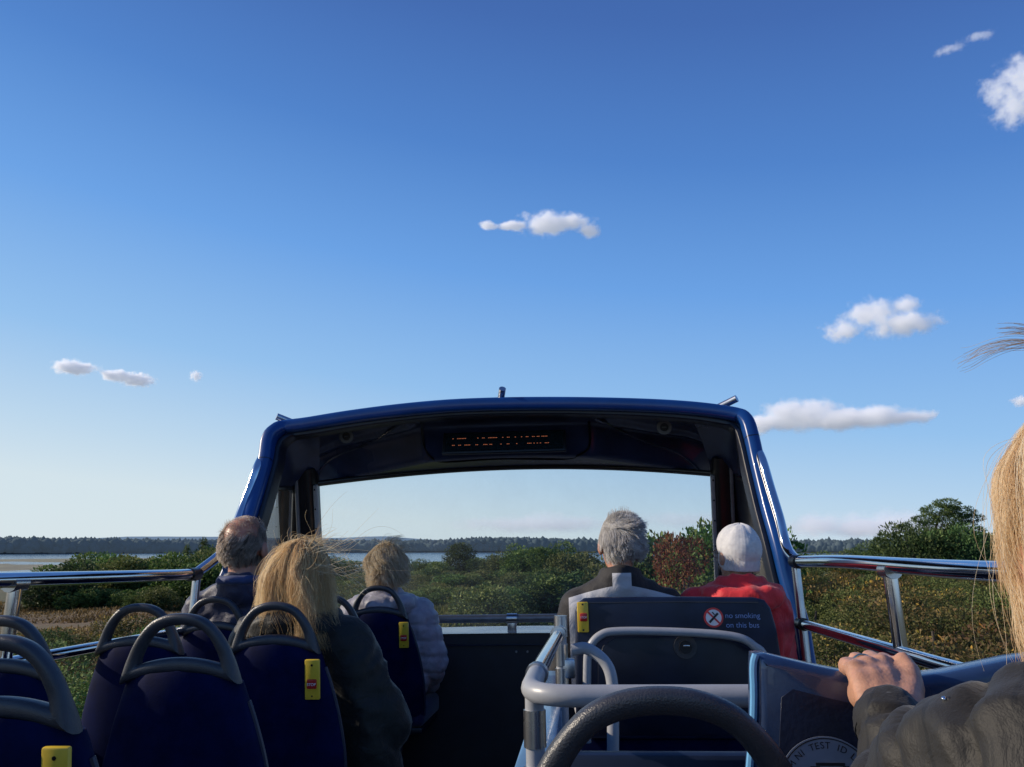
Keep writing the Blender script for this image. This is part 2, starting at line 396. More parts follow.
# display let into the pod face
pd = at(504, 442.5, 3.86)
tilt = Matrix.Rotation(R(-24), 3, 'X')
g = G(); g.box(pd, (0.63, 0.02, 0.125), rot=tilt, bev=0.004); disp = g.build('passenger_display', M['black'], can)
g = G(); g.box(pd + tilt @ Vector((0, -0.011, 0)), (0.60, 0.003, 0.105), rot=tilt); g.build('display_glass', M['dispglass'], disp)
dots = {0: [(0.0, .02), (.045, .03), (.085, .05), (.26, .012), (.30, .03), (.37, .012), (.385, .012), (.40, .012), (.415, .012), (.43, .012), (.45, .012), (.52, .01), (.56, .035), (.65, .012), (.71, .01), (.76, .03), (.82, .016), (.84, .016), (.87, .03), (.92, .05)],
        1: [(.01, .035), (.07, .035), (.135, .05), (.24, .03), (.32, .045), (.38, .012), (.41, .012), (.50, .012), (.57, .035), (.655, .012), (.77, .04), (.83, .012), (.86, .02), (.905, .012), (.94, .04)]}
xl = []
for i in range(74): xl += [-0.296 + i * 0.008, -0.296 + i * 0.008 + 0.0052]
zl = [0.050, 0.0238, 0.0206, -0.0164, -0.0196, -0.050]; lit = set()
for row, lst in dots.items():
    for x, w in lst:
        for k in range(max(1, round(w / 0.014))): lit.add((int(round((-0.265 + (x + k * 0.016) * 0.50 + 0.296) / 0.008)), 1 if row == 0 else 3))
g = G(); nx = len(xl); g.v = [tuple(pd + tilt @ Vector((x, -0.0142, z))) for z in zl for x in xl]
for r_ in range(len(zl) - 1):
    for c_ in range(nx - 1): g.f.append((r_ * nx + c_, r_ * nx + c_ + 1, (r_ + 1) * nx + c_ + 1, (r_ + 1) * nx + c_)); g.mi.append(1 if (c_ % 2 == 0 and (c_ // 2, r_) in lit) else 0)
tag(g.build('led_lettering', [M['dispglass'], M['led']], disp, smooth=False), 'two broken rows of amber dots')
# small steel stubs on the canopy
for px, py, dx in ((287, 420, -0.07), (502, 396, 0.012), (727, 403, 0.07)):
    p = at(px, py, 3.62); g = G(); g.tube([p + Vector((-dx, 0.03, -0.03)), p + Vector((dx * 0.55, -0.04, 0.012 + (0.015 if abs(dx) < .02 else 0)))], 0.017, 12); g.build('roof_stub', M['steel'], can)

# ---- side rails
for sgn in (-1, 1):
    X = 0.845 if sgn > 0 else -1.60
    zr = 0.012 if sgn > 0 else 0.0; xo = 0.89 if sgn > 0 else -1.585
    up_ = [(786, 546, 3.30), (779, 518, 3.345), (770, 488, 3.40), (762.5, 462, 3.45), (757, 449, 3.52)] if sgn > 0 else [(227, 548, 3.33), (236, 526, 3.36), (244, 505, 3.40), (252, 483, 3.43), (258.5, 465, 3.46), (265, 453, 3.54)]
    path = [Vector((X, -2.0, -0.05)), Vector((X, 0.0, -0.035)), Vector((X, 1.6, -0.022 if sgn > 0 else -0.012)), Vector((X, 2.6, zr - 0.006)), Vector((X, 3.14, zr)), Vector((X + sgn * 0.004, 3.22, zr + 0.012))] + [at(*p) for p in up_]
    path = spline(path, 8)
    g = G(); g.tube(path, 0.0215, 16); rl = g.build('side_rail', M['chrome'], bus)
    g = G(); g.tube([(X, -2.0, -0.250), (X, 2.0, -0.236), (X, 3.22, -0.222)], 0.018, 14); g.build('lower_rail', M['chrome'], rl)
    for Y in (-0.2, 2.25 if sgn > 0 else 2.13):
        g = G(); g.tube([(X, Y, -0.02), (X + sgn * 0.01, Y, -0.55)], 0.019, 14); g.build('post', M['chrome'], rl)
        g = G(); g.tube([(X, Y - 0.028, -0.018), (X, Y + 0.028, -0.018)], 0.0245, 14); g.build('clamp', M['steel'], rl)
    g = G(); g.tube([(X + sgn * 0.002, 3.20, -0.01), (X + sgn * 0.004, 3.17, -0.55)], 0.017, 14); g.build('post', M['steel'], rl)
    g = G(); g.tube([(X, 3.13, zr - 0.002), (X, 3.20, zr)], 0.0265, 14); g.build('clamp', M['black'], rl)
    g = G(); g.tube([(X, 3.15, -0.223), (X, 3.21, -0.222)], 0.024, 14); g.build('clamp', M['black'], rl)

# ---- stairwell: wall, near board, handrails
XS = -0.092
sw = empty('stairwell_guard', (XS, 1.25, FL), 'grey tube handrail on a pale blue stairwell wall behind the couple', 'handrail')
L = lambda x, y, z: (x - XS, y - 1.25, z - FL)
g = G(); g.box(L(XS - 0.006, 2.05, -0.735), (0.075, 1.66, 0.77), bev=0.012); g.build('stair_wall', M['paleblue'], sw)
g = G(); g.box(L(0.40, 1.30, -0.70), (0.90, 0.03, 0.845), bev=0.008); g.build('stair_board', M['board'], sw)
z1, z2 = -0.189, -0.166
# coated near part then bare steel forward part
g = G(); g.tube([L(*p) for p in rounded([(0.90, 1.27, z1 - 0.004), (XS + 0.005, 1.25, z1), (XS + 0.008, 1.47, z1 + 0.006)], 0.085, 10)], 0.0165, 16); g.build('cross_tube', M['greyrail'], sw)
g = G(); g.tube([L(XS + 0.008, 1.46, z1 + 0.006), L(XS + 0.03, 2.12, z2), L(XS + 0.034, 2.2, z2)], 0.0155, 16); g.build('forward_tube', M['chrome'], sw)
for a_, b_ in ((L(XS + 0.008, 1.452, z1 + 0.005), L(XS + 0.009, 1.468, z1 + 0.0065)), (L(XS + 0.029, 2.09, z2), L(XS + 0.03, 2.11, z2))):
    g = G(); g.tube([a_, b_], 0.0205, 16); g.build('clamp_ring', M['steel'], sw)
def segpost(x, y, ztop, zbot, cuts):
    g = G(); g.tube([L(x, y, ztop), L(x, y, zbot)], 0.015, 14); p = g.build('post', M['greyrail'], sw)
    for c in cuts:
        g = G(); g.tube([L(x, y, c), L(x, y, c - 0.055)], 0.0178, 14); g.build('sleeve', M['steel'], p)
segpost(XS + 0.012, 1.31, z1 + 0.004, -0.9, (-0.218, -0.30))
segpost(XS + 0.034, 2.2, -0.128, -0.9, (-0.126, -0.20, -0.262))
g = G(); g.box(L(XS + 0.052, 2.2, -0.262), (0.035, 0.03, 0.05), bev=0.004); g.build('bracket', M['steel'], sw)
g = G(); g.box(L(XS + 0.05, 1.31, -0.31), (0.03, 0.03, 0.06), bev=0.004); g.build('bracket', M['steel'], sw)
ct = [at(572, 650, 2.18), at(588, 649, 2.18), at(607, 665, 2.17), at(613, 692, 2.16), at(613, 736, 2.15), at(613, 830, 2.15)]
g = G(); g.tube([L(*p) for p in spline(ct, 6)], 0.0158, 14); g.build('bent_tube', M['greyrail'], sw)
# a fallen leaf on the aisle floor
lf = at(509, 710, 3.6); lf.z = FL + 0.006
lf = Vector((lf.x, lf.y, 0)) * 1.0
p_ = ray(509, 710); b_ = Vector((p_.dot(bx_), p_.dot(by), p_.dot(bz))); b_ = b_ * ((FL + 0.008) / b_.z)
g = G(); g.add([(-0.03, -0.01, 0), (0, -0.022, 0.006), (0.032, 0, 0.002), (0.004, 0.02, 0.008)], [(0, 1, 2, 3)]); o = g.build('fallen_leaf', M['leafbit']); o.location = b_; BUS.append(o)
tag(o, 'small dry orange leaf lying on the dark aisle floor', 'leaf')

# ================================================================== SEATS
HT = 1.033
def slope_y(z, rec=0.16): return (HT - z) * rec
def stop_plate(root, x, z, yoff=0.0, s=1.0):
    # tilted to the slope of the back
    a = math.atan(0.16); rx = Matrix.Rotation(a, 3, 'X')
    c = Vector((x, slope_y(z) - 0.036 + yoff, z))
    g = G(); g.box(c, (0.046 * s, 0.012, 0.118 * s), rot=rx, bev=0.004)
    pl = g.build('stop_plate', M['yellow'], root)
    g = G(); g.box(c + rx @ Vector((0, -0.007, -0.012)), (0.030 * s, 0.008, 0.028 * s), rot=rx, bev=0.003); g.build('stop_button', M['red'], pl)
    for zz, r_ in ((0.043, 0.0035), (-0.048, 0.0025)):
        g = G(); g.disc(c + rx @ Vector((0, -0.006, zz * s)), r_, rx @ Vector((0, -1, 0)), seg=12, thick=0.001); g.build('screw_hole', M['black'], pl)
    text_mesh('lettering', 'STOP', 0.0115 * s, M['white'], pl, c + rx @ Vector((0, -0.0118, -0.016)), (1, 0, 0), rx @ Vector((0, 0, 1)), 'CENTER')
    return pl
def seat(x, Y, label, plate=False, z=FL, sx=1.0):
    root = empty('bus_seat', (x, Y, z), label, 'bus seat', 'navy bus seats with grey hoop handles')
    # one-piece moulded head: arched handle round a D-shaped opening, merging into a band
    oa = [(0.1425, -0.158), (0.137, -0.138), (0.128, -0.108), (0.112, -0.072), (0.091, -0.041), (0.066, -0.017), (0.034, -0.0035), (0, 0)]; oa = oa + [(-x_, z_) for x_, z_ in oa[-2::-1]]
    ia = [(0.097, -0.113), (0.0955, -0.104), (0.0875, -0.084), (0.074, -0.060), (0.056, -0.041), (0.031, -0.030), (0, -0.0265)]; ia = ia + [(-x_, z_) for x_, z_ in ia[-2::-1]]
    OA = spline([(x_, 0, z_) for x_, z_ in oa], 6); IA = spline([(x_, 0, z_) for x_, z_ in ia], 7)
    def resample(P, n):
        L_ = [0.0]
        for i in range(1, len(P)): L_.append(L_[-1] + (P[i] - P[i - 1]).length)
        out = []
        for k in range(n):
            t = L_[-1] * k / (n - 1); i = next((j for j in range(1, len(L_)) if L_[j] >= t - 1e-9), len(L_) - 1); out.append(lerp(P[i - 1], P[i], (t - L_[i - 1]) / max(1e-9, L_[i] - L_[i - 1])))
        return out
    OA, IA = resample(OA, 49), resample(IA, 49); nb = 21
    OB = [Vector((-0.1425 + 0.285 * k / (nb - 1), 0, -0.133 - 0.025 * abs(-1 + 2 * k / (nb - 1)) ** 2)) for k in range(1, nb - 1)]
    IB = [Vector((-0.097 + 0.194 * k / (nb - 1), 0, -0.098 - 0.015 * abs(-1 + 2 * k / (nb - 1)) ** 2)) for k in range(1, nb - 1)]
    rings = []
    for po, pi in zip(OA + OB, IA + IB):
        ring = []
        for k in range(14):
            a = 2 * PI * k / 14; c, s_ = math.cos(a), math.sin(a); p = lerp(pi, po, 0.5 + 0.5 * abs(c) ** 0.75 * math.copysign(1, c)); zz = HT + p.z
            ring.append((p.x, slope_y(zz) + (0.0165 + 0.008 * sst(-0.09, -0.15, p.z) * 1.0) * abs(s_) ** 0.75 * math.copysign(1, s_), zz))
        rings.append(ring)
    rings.append(rings[0]); g = G(); g.loft(rings, cap=False); g.build('hoop_handle', M['hoop'], root, ang=70)
    # moulded back
    rows = [(-0.126, 0.138, 0.020), (-0.14, 0.142, 0.026), (-0.18, 0.152, 0.032), (-0.24, 0.168, 0.034), (-0.33, 0.190, 0.034), (-0.44, 0.208, 0.034), (-0.54, 0.212, 0.032), (-0.60, 0.208, 0.022)]
    rings = []
    for dz, hw, d in rows:
        ring = []
        for k in range(36):
            a = 2 * PI * k / 36; c, s_ = math.cos(a), math.sin(a)
            xx = hw * abs(c) ** 0.5 * math.copysign(1, c); yy = d * abs(s_) ** 0.5 * math.copysign(1, s_)
            zz = HT + dz - 0.030 * (xx / 0.14) ** 2 * max(0, 1 - (-dz - 0.126) / 0.15)
            ring.append((xx, slope_y(zz) + yy - 0.012 * (1 - (xx / hw) ** 2) * (s_ < 0) + 0.02 * (xx / hw) ** 2, zz))
        rings.append(ring)
    g = G(); g.loft(rings); br_ = g.build('backrest', M['seatback'], root, ang=60)
    for sg in (-1, 1):
        g = G(); g.tube(spline([Vector((sg * (hw - 0.001), slope_y(HT + dz - 0.03 * max(0, 1 - (-dz - 0.126) / 0.15)) + 0.022, HT + dz - 0.03 * max(0, 1 - (-dz - 0.126) / 0.15))) for dz, hw, d in rows[2:]], 4), 0.0065, 8); g.build('edge_trim', M['trim'], br_)
    # front padding, cushion and stand
    g = G(); g.box((0, slope_y(0.64) + 0.045, 0.64), (0.29, 0.05, 0.36), rot=Matrix.Rotation(math.atan(0.16), 3, 'X'), bev=0.02); g.build('back_pad', M['cushion'], root)
    g = G(); g.box((0, 0.31, 0.43), (0.42, 0.44, 0.10), bev=0.03, seg=3); g.build('cushion', M['cushion'], root)
    g = G(); g.box((0, 0.31, 0.365), (0.40, 0.40, 0.03), bev=0.008); g.tube([(0, 0.3, 0.36), (0, 0.34, 0.02)], 0.035, 12); g.box((0, 0.34, 0.01), (0.12, 0.3, 0.02), bev=0.004); g.build('stand', M['navy_dark'], root)
    if plate: stop_plate(root, 0.130, HT - 0.228)
    root.scale = (sx, 1, 1)
    return root
seat(-0.965, 1.26, 'nearest left seat, yellow plate cut by the bottom edge', True, z=FL - 0.005)
seat(-1.362, 1.78, 'navy seat half outside the frame, behind the nearest left seat')
seat(-0.922, 1.78, 'empty aisle seat with an unobstructed plain navy back and no yellow plate')
seat(-1.386, 2.41, 'empty window seat directly behind the balding man, low steel rail beside it')
seat(-0.948, 2.41, 'seat carrying the long-haired blonde woman, yellow stop plate on its back', True)
seat(-1.465, 3.09, 'window seat carrying the balding man in the navy coat')
seat(-1.0, 3.09, 'seat mostly hidden in front of the long-haired blonde woman')
s5 = seat(-0.965, 3.73, 'front seat carrying the woman in the lilac quilted coat', True); s5.location.z += 0.022
seat(0.073, 0.80, 'hoop of the seat straight below the camera, thick grey arch at the bottom edge', z=FL - 0.025, sx=1.07)

# vinyl-covered window seat with the hand on it
vs = empty('vinyl_seat', (0.44, 0.92, FL), 'seat with a glossy blue vinyl back and round sticker, gripped by a hand', 'bus seat')
L = lambda x, y, z: (x - 0.44, y - 0.92, z - FL)
tp = [(757, 655), (766, 654), (790, 660), (820, 667), (850, 673), (880, 677), (915, 678), (950, 674), (985, 667), (1024, 659)]
tp = [at(a, b, 0.92) for a, b in tp]; tp += [Vector((0.56, 0.92, -0.093)), Vector((0.66, 0.92, -0.095)), Vector((0.70, 0.92, -0.12))]
e0 = Vector((tp[0].x - 0.002, 0.92, tp[0].z - 0.014))
outl = [(0.168, -0.45), (0.166, -0.30), (e0.x - 0.004, -0.16), (e0.x, e0.z)] + [(p.x, p.z) for p in tp] + [(0.71, -0.2), (0.71, -0.45)]
outl = [(a - 0.44, b - FL) for a, b in outl]
g = G(); g.prism(outl, 'y', 0.0, 0.055, bev=0.012); vb = g.build('backrest', M['vinyl'], vs, ang=50)
ins = [(0.190, -0.45), (0.191, -0.30), (e0.x + 0.020, -0.17), (e0.x + 0.024, e0.z - 0.030)] + [(p.x, p.z - 0.030 - 0.006 * k_ / 10) for k_, p in enumerate(tp[2:])] + [(0.685, -0.2), (0.685, -0.45)]
ins = [(a - 0.44, b - FL) for a, b in ins]
# puffed border: inner panel set slightly back of the rounded border
g = G(); g.prism([(a, b) for a, b in ins], 'y', -0.0008, 0.01, bev=0.0004); g.build('back_panel', M['vinylin'], vb, ang=50)
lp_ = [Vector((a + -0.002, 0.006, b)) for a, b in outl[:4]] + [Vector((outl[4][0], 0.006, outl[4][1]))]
g = G(); g.tube(spline(lp_, 4), 0.0042, 8); g.build('lit_edge_strip', M['lit_edge_blue'], vb)  # pale blue strip added for the sunlit left edge, brightness put into its colour
g = G(); g.box((0.01, 0.24, 0.43), (0.46, 0.44, 0.10), bev=0.03, seg=3); g.build('cushion', M['cushion'], vs)
g = G(); g.box((0.01, 0.24, 0.365), (0.42, 0.40, 0.03), bev=0.008); g.tube([(0, 0.24, 0.36), (0, 0.26, 0.02)], 0.035, 12); g.box((0, 0.24, 0.01), (0.12, 0.3, 0.02), bev=0.004); g.build('stand', M['navy_dark'], vs)
sc = at(829, 789, 0.915); sc = Vector(L(sc.x, 0.92 - 0.0040, sc.z))
g = G(); g.disc(sc, 0.0515, (0, -1, 0), seg=64, thick=0.0006); st = g.build('round_sticker', M['palegrey'], vb)
g = G(); g.disc(sc, 0.0500, (0, -1, 0), r0=0.0488, seg=64, thick=0.0010); g.build('sticker_ring', M['inkblack'], st)
word = 'AM NI TEST ID LEST'
for i, ch in enumerate(word):
    if ch == ' ': continue
    a = R(90 + 64 - i * 7.6); rd = Vector((math.cos(a), 0, math.sin(a))); td = Vector((math.sin(a), 0, -math.cos(a)))
    text_mesh('letter', ch, 0.0095, M['inkblack'], st, sc + rd * 0.0395 + Vector((0, -0.0008, 0)), td, rd, 'CENTER', extrude=0.0002)
g = G(); g.box(sc + Vector((0.004, -0.001, 0.024)), (0.030, 0.001, 0.003)); g.box(sc + Vector((-0.012, -0.001, 0.018)), (0.010, 0.001, 0.008)); g.box(sc + Vector((0.02, -0.001, 0.019)), (0.006, 0.001, 0.006)); g.build('sticker_picture', M['inkblack'], st)

# double seat of the couple
ds = empty('double_seat', (0.33, 2.9, FL), 'navy double seat back with a no smoking notice and grey grab rail', 'bus seat')
L = lambda x, y, z: (x - 0.33, y - 2.9, z - FL)
def P2(px, py, Y=2.9): p = at(px, py, Y); return (p.x - 0.33, p.z - FL)
outl = [P2(576, 740), P2(575, 612), P2(578, 603), P2(584, 598.5), P2(600, 597.5), P2(680, 597), P2(755, 597.5), P2(765, 600), P2(771, 608), P2(777, 628), P2(782, 660), P2(784, 740)]
g = G(); g.prism(outl, 'y', 0.0, 0.06, bev=0.012); db = g.build('backrest', M['board'], ds, ang=50)
rec = [P2(598, 735), P2(598, 660), P2(603, 646), P2(616, 637), P2(680, 637.5), P2(730, 640), P2(748, 648), P2(756, 662), P2(757, 735)]
g = G(); g.prism(rec, 'y', -0.004, 0.004, bev=0.0015); g.build('back_recess', M['boardrecess'], db, ang=50)
# thin grey top seam
g = G(); g.tube([Vector((a, -0.002, b)) for a, b in (P2(582, 603), P2(680, 602), P2(758, 602.5))], 0.0016, 6); g.build('seam', M['hoop'], db)
gp_ = spline([(*P2(587, 740)[:1], -0.035, P2(587, 740)[1]), (P2(587, 672)[0], -0.05, P2(587, 672)[1]), (P2(589, 648)[0], -0.055, P2(589, 648)[1]), (P2(600, 634)[0], -0.055, P2(600, 634)[1]), (P2(620, 630)[0], -0.055, P2(620, 630)[1]), (P2(680, 631)[0], -0.055, P2(680, 631)[1]), (P2(730, 635)[0], -0.055, P2(730, 635)[1]), (P2(750, 644)[0], -0.055, P2(750, 644)[1]), (P2(762, 662)[0], -0.05, P2(762, 662)[1]), (P2(765, 740)[0], -0.035, P2(765, 740)[1])], 6)
g = G(); g.tube(gp_, 0.0145, 14); g.build('grab_rail', M['greyrail'], ds)
lc = P2(685, 646.5); lc = Vector((lc[0], -0.005, lc[1]))
g = G(); g.disc(lc, 0.040, (0, -1, 0), thick=0.008, r0=0.022); lko = g.build('round_lock', M['hoop'], db)
g = G(); g.disc(lc, 0.022, (0, -1, 0), thick=0.016); g.build('lock_barrel', M['black'], lko)
g = G(); g.box(lc + Vector((0.003, -0.018, 0.004)), (0.022, 0.003, 0.006), bev=0.001); g.build('key_slot', M['steel'], lko)
# stop plate
c = P2(583, 617); c = Vector((c[0], -0.007, c[1]))
g = G(); g.box(c, (0.040, 0.012, 0.105), bev=0.004); pl = g.build('stop_plate', M['yellow'], ds)
g = G(); g.box(c + Vector((0.002, -0.008, 0)), (0.026, 0.008, 0.028), bev=0.003); g.build('stop_button', M['red'], pl)
for zz in (0.044, -0.044):
    g = G(); g.disc(c + Vector((0, -0.006, zz)), 0.0035, (0, -1, 0), seg=12, thick=0.001); g.build('screw_hole', M['black'], pl)
text_mesh('lettering', 'STOP', 0.010, M['white'], pl, c + Vector((0.002, -0.0125, -0.0035)), (1, 0, 0), (0, 0, 1), 'CENTER')
# notice
c = P2(713.5, 617.5); c = Vector((c[0], -0.0015, c[1]))
g = G(); g.disc(c, 0.030, (0, -1, 0), thick=0.0010, seg=40); nt_ = g.build('no_smoking_sign', M['white'], db)
g = G(); g.disc(c, 0.034, (0, -1, 0), r0=0.0275, thick=0.0016, seg=40)
g.box(c + Vector((0, -0.0016, 0)), (0.058, 0.0010, 0.0065), rot=Matrix.Rotation(R(45), 3, 'Y')); g.build('prohibition_ring', M['redprint'], nt_)
g = G(); g.box(c + Vector((0, -0.0024, -0.001)), (0.044, 0.0008, 0.0075), rot=Matrix.Rotation(R(-45), 3, 'Y')); g.box(c + Vector((0.0, -0.0024, 0.014)), (0.012, 0.0008, 0.004), rot=Matrix.Rotation(R(50), 3, 'Y')); g.build('cigarette', M['inkblack'], nt_)
tx = P2(725, 618); text_mesh('lettering', 'no smoking', 0.0262, M['ltblue'], db, (tx[0], -0.0016, tx[1]), (1, 0, -0.012), (0, 0, 1))
tx = P2(726, 627.5); text_mesh('lettering', 'on this bus', 0.0262, M['ltblue'], db, (tx[0], -0.0016, tx[1]), (1, 0, -0.012), (0, 0, 1))
for sx in (-0.19, 0.2):
    g = G(); g.box((sx, 0.31, 0.43), (0.37, 0.44, 0.10), bev=0.03, seg=3); g.build('cushion', M['cushion'], ds)
g = G(); g.box((0.0, 0.3, 0.36), (0.7, 0.4, 0.04), bev=0.008); g.tube([(-0.2, 0.3, 0.36), (-0.2, 0.32, 0.02)], 0.03, 12); g.tube([(0.2, 0.3, 0.36), (0.2, 0.32, 0.02)], 0.03, 12); g.build('stand', M['navy_dark'], ds)
g = G(); g.box((0.0, 0.035, 0.62), (0.70, 0.03, 0.62), bev=0.01); g.build('lower_back', M['seatback'], ds)
# ================================================================== PEOPLE
M['skin'] = mat('skin', (0.43, 0.225, 0.145), 0.48, var=0.26, scale=55, bump=0.20, bscale=330, sub=0.10)
M['skinred'] = mat('weathered_skin', (0.42, 0.20, 0.135), 0.42, var=0.18, scale=30, bump=0.12, bscale=260, sub=0.15)
M['eye'] = mat('eye_white', (0.7, 0.68, 0.65), 0.2, var=0.02)
M['trouser'] = mat('dark_trousers', (0.015, 0.016, 0.022), 0.85, var=0.3, scale=60, bump=0.2)
M['shoe'] = mat('dark_shoe', (0.012, 0.011, 0.010), 0.5)
M['gold'] = mat('gold_band', (0.75, 0.62, 0.38), 0.2, metal=1.0, var=0.05)
M['frame'] = mat('dark_spectacle_frame', (0.01, 0.01, 0.012), 0.3)

def coat_mat(name, col, rough=0.6, bump=0.35, scale=14, quilt=None, sheen=0.15, var=0.18):
    m, nt, out = new_mat(name); b = N(nt, 'ShaderNodeBsdfPrincipled', Roughness=rough); lk(nt, b.outputs[0], out.inputs[0]); b.inputs['Sheen Weight'].default_value = sheen
    b.inputs['Specular IOR Level'].default_value = 0.3
    tc = N(nt, 'ShaderNodeTexCoord'); nz = N(nt, 'ShaderNodeTexNoise', Scale=scale, Detail=6.0, Roughness=0.6, Distortion=0.8); lk(nt, tc.outputs['Object'], nz.inputs['Vector'])
    lo = tuple(c * (1 - var) for c in col); hi = tuple(c * (1 + var) for c in col)
    rp = ramp(nt, nz.outputs[0], [(0.3, lo), (0.7, hi)]); colo = rp.outputs[0]
    fn = N(nt, 'ShaderNodeTexNoise', Scale=700.0, Detail=2.0); lk(nt, tc.outputs['Object'], fn.inputs['Vector'])
    hgt = mth(nt, 'ADD', nz.outputs[0], mth(nt, 'MULTIPLY', fn.outputs[0], 0.06))
    bp = N(nt, 'ShaderNodeBump', Strength=bump, Distance=0.02); lk(nt, hgt, bp.inputs['Height']); lk(nt, bp.outputs[0], b.inputs['Normal'])
    lk(nt, colo, b.inputs['Base Color'])
    return m, nt, b, colo, tc
def hair_mat(name, stops, rough=0.42, trans=0.26, clear=0.42):
    m, nt, out = new_mat(name); a = N(nt, 'ShaderNodeAttribute', attribute_name='tint'); rp = ramp(nt, a.outputs['Fac'], stops)
    b = N(nt, 'ShaderNodeBsdfPrincipled', Roughness=rough); lk(nt, rp.outputs[0], b.inputs['Base Color']); b.inputs['Specular IOR Level'].default_value = 0.45
    t = N(nt, 'ShaderNodeBsdfTranslucent'); lk(nt, rp.outputs[0], t.inputs[0]); mx = N(nt, 'ShaderNodeMixShader', Fac=trans)
    lk(nt, b.outputs[0], mx.inputs[1]); lk(nt, t.outputs[0], mx.inputs[2])
    tr = N(nt, 'ShaderNodeBsdfTransparent'); m3 = N(nt, 'ShaderNodeMixShader', Fac=clear); lk(nt, mx.outputs[0], m3.inputs[1]); lk(nt, tr.outputs[0], m3.inputs[2]); lk(nt, m3.outputs[0], out.inputs[0]); return m      # strands are part clear, like real fine hair
M['blonde'] = hair_mat('blonde_hair', [(0, (0.42, 0.26, 0.11)), (0.35, (0.75, 0.52, 0.25)), (0.7, (0.90, 0.71, 0.41)), (1, (0.95, 0.85, 0.62))])
M['fair'] = hair_mat('fair_grey_hair', [(0, (0.44, 0.32, 0.20)), (0.4, (0.76, 0.61, 0.42)), (0.75, (0.90, 0.79, 0.61)), (1, (0.95, 0.89, 0.78))])
M['white_hair'] = hair_mat('white_grey_hair', [(0, (0.32, 0.30, 0.29)), (0.5, (0.62, 0.60, 0.585)), (1, (0.86, 0.85, 0.84))])
M['greybrown'] = hair_mat('grey_brown_hair', [(0, (0.143, 0.110, 0.086)), (0.5, (0.378, 0.312, 0.254)), (1, (0.758, 0.675, 0.578))])
M['honey'] = hair_mat('honey_blonde_hair', [(0, (0.30, 0.18, 0.09)), (0.35, (0.68, 0.47, 0.26)), (0.7, (0.88, 0.70, 0.45)), (1, (0.95, 0.86, 0.68))])

def ell(g, c, r, mtx=None, seg=20):
    c = Vector(c); rings = []
    for i in range(1, seg // 2):
        a = PI * i / (seg // 2); z, s_ = math.cos(a), math.sin(a)
        rings.append([Vector((math.cos(2 * PI * k / seg) * s_ * r[0], math.sin(2 * PI * k / seg) * s_ * r[1], z * r[2])) for k in range(seg)])
    if mtx is None: rings = [[c + p for p in q] for q in rings]
    else: rings = [[mtx @ (c + p) for p in q] for q in rings]
    g.loft(rings)
def cap(g, p0, p1, r0, r1, seg=16):
    p0, p1 = Vector(p0), Vector(p1); d = p1 - p0; L_ = d.length; t = d / L_
    P = []; rr = []
    for k in range(5):
        a = PI / 2 * k / 5; P.append(p0 - t * (r0 * math.cos(a))); rr.append(max(1e-4, r0 * math.sin(a)) if k else r0 * 0.08)
    P.append(p0); rr.append(r0); P.append(p1); rr.append(r1)
    for k in range(1, 6):
        a = PI / 2 * k / 5; P.append(p1 + t * (r1 * math.sin(a))); rr.append(max(r1 * 0.08, r1 * math.cos(a)))
    g.tube(P, rr, seg)
def chain(g, pts, rs, seg=14):
    for i in range(len(pts) - 1): cap(g, pts[i], pts[i + 1], rs[i], rs[i + 1], seg)
def fuse(name, g, voxel, m, parent, smooth=3, disp=None, ang=None):
    """weld overlapping volumes into one continuous skin"""
    me = bpy.data.meshes.new('t'); me.from_pydata(g.v, [], g.f); bm = bmesh.new(); bm.from_mesh(me); bmesh.ops.recalc_face_normals(bm, faces=bm.faces[:]); bm.to_mesh(me); bm.free()
    t = bpy.data.objects.new('t', me); COL.objects.link(t)
    md = t.modifiers.new('r', 'REMESH'); md.mode = 'VOXEL'; md.voxel_size = voxel; md.use_smooth_shade = True
    if smooth: sm = t.modifiers.new('s', 'SMOOTH'); sm.iterations = smooth; sm.factor = 0.5
    dg = bpy.context.evaluated_depsgraph_get(); dg.update()
    out = bpy.data.meshes.new_from_object(t.evaluated_get(dg)); bpy.data.objects.remove(t); bpy.data.meshes.remove(me)
    if disp:
        n = len(out.vertices); co = np.empty(n * 3, np.float32); out.vertices.foreach_get('co', co); co = co.reshape(-1, 3)
        nr = np.empty(n * 3, np.float32); out.vertices.foreach_get('normal', nr); nr = nr.reshape(-1, 3)
        d = np.array([disp(Vector(p)) for p in co], np.float32); co = co + nr * d[:, None]
        out.vertices.foreach_set('co', co.reshape(-1)); out.update()
    out.name = name; out.materials.clear(); out.materials.append(m)
    out.polygons.foreach_set('use_smooth', [True] * len(out.polygons))
    o = bpy.data.objects.new(name, out); COL.objects.link(o); o.parent = parent; return o
def wrinkle(amp, f, seed=0.0, ridge=True):
    def fn(p):
        q = Vector((p.x * f, p.y * f, p.z * f * 1.5)) + Vector((seed, seed * 0.7, 0)); q = q + Vector((mnoise.noise(q * 0.6), mnoise.noise(q * 0.6 + Vector((5, 0, 0))), 0)) * 0.8
        a = mnoise.noise(q); b = mnoise.noise(q * 2.3 + Vector((3, 1, 7)))
        if ridge: a = 0.5 - abs(a) * 1.6; b = 0.3 - abs(b)
        return amp * (a + 0.5 * b)
    return fn

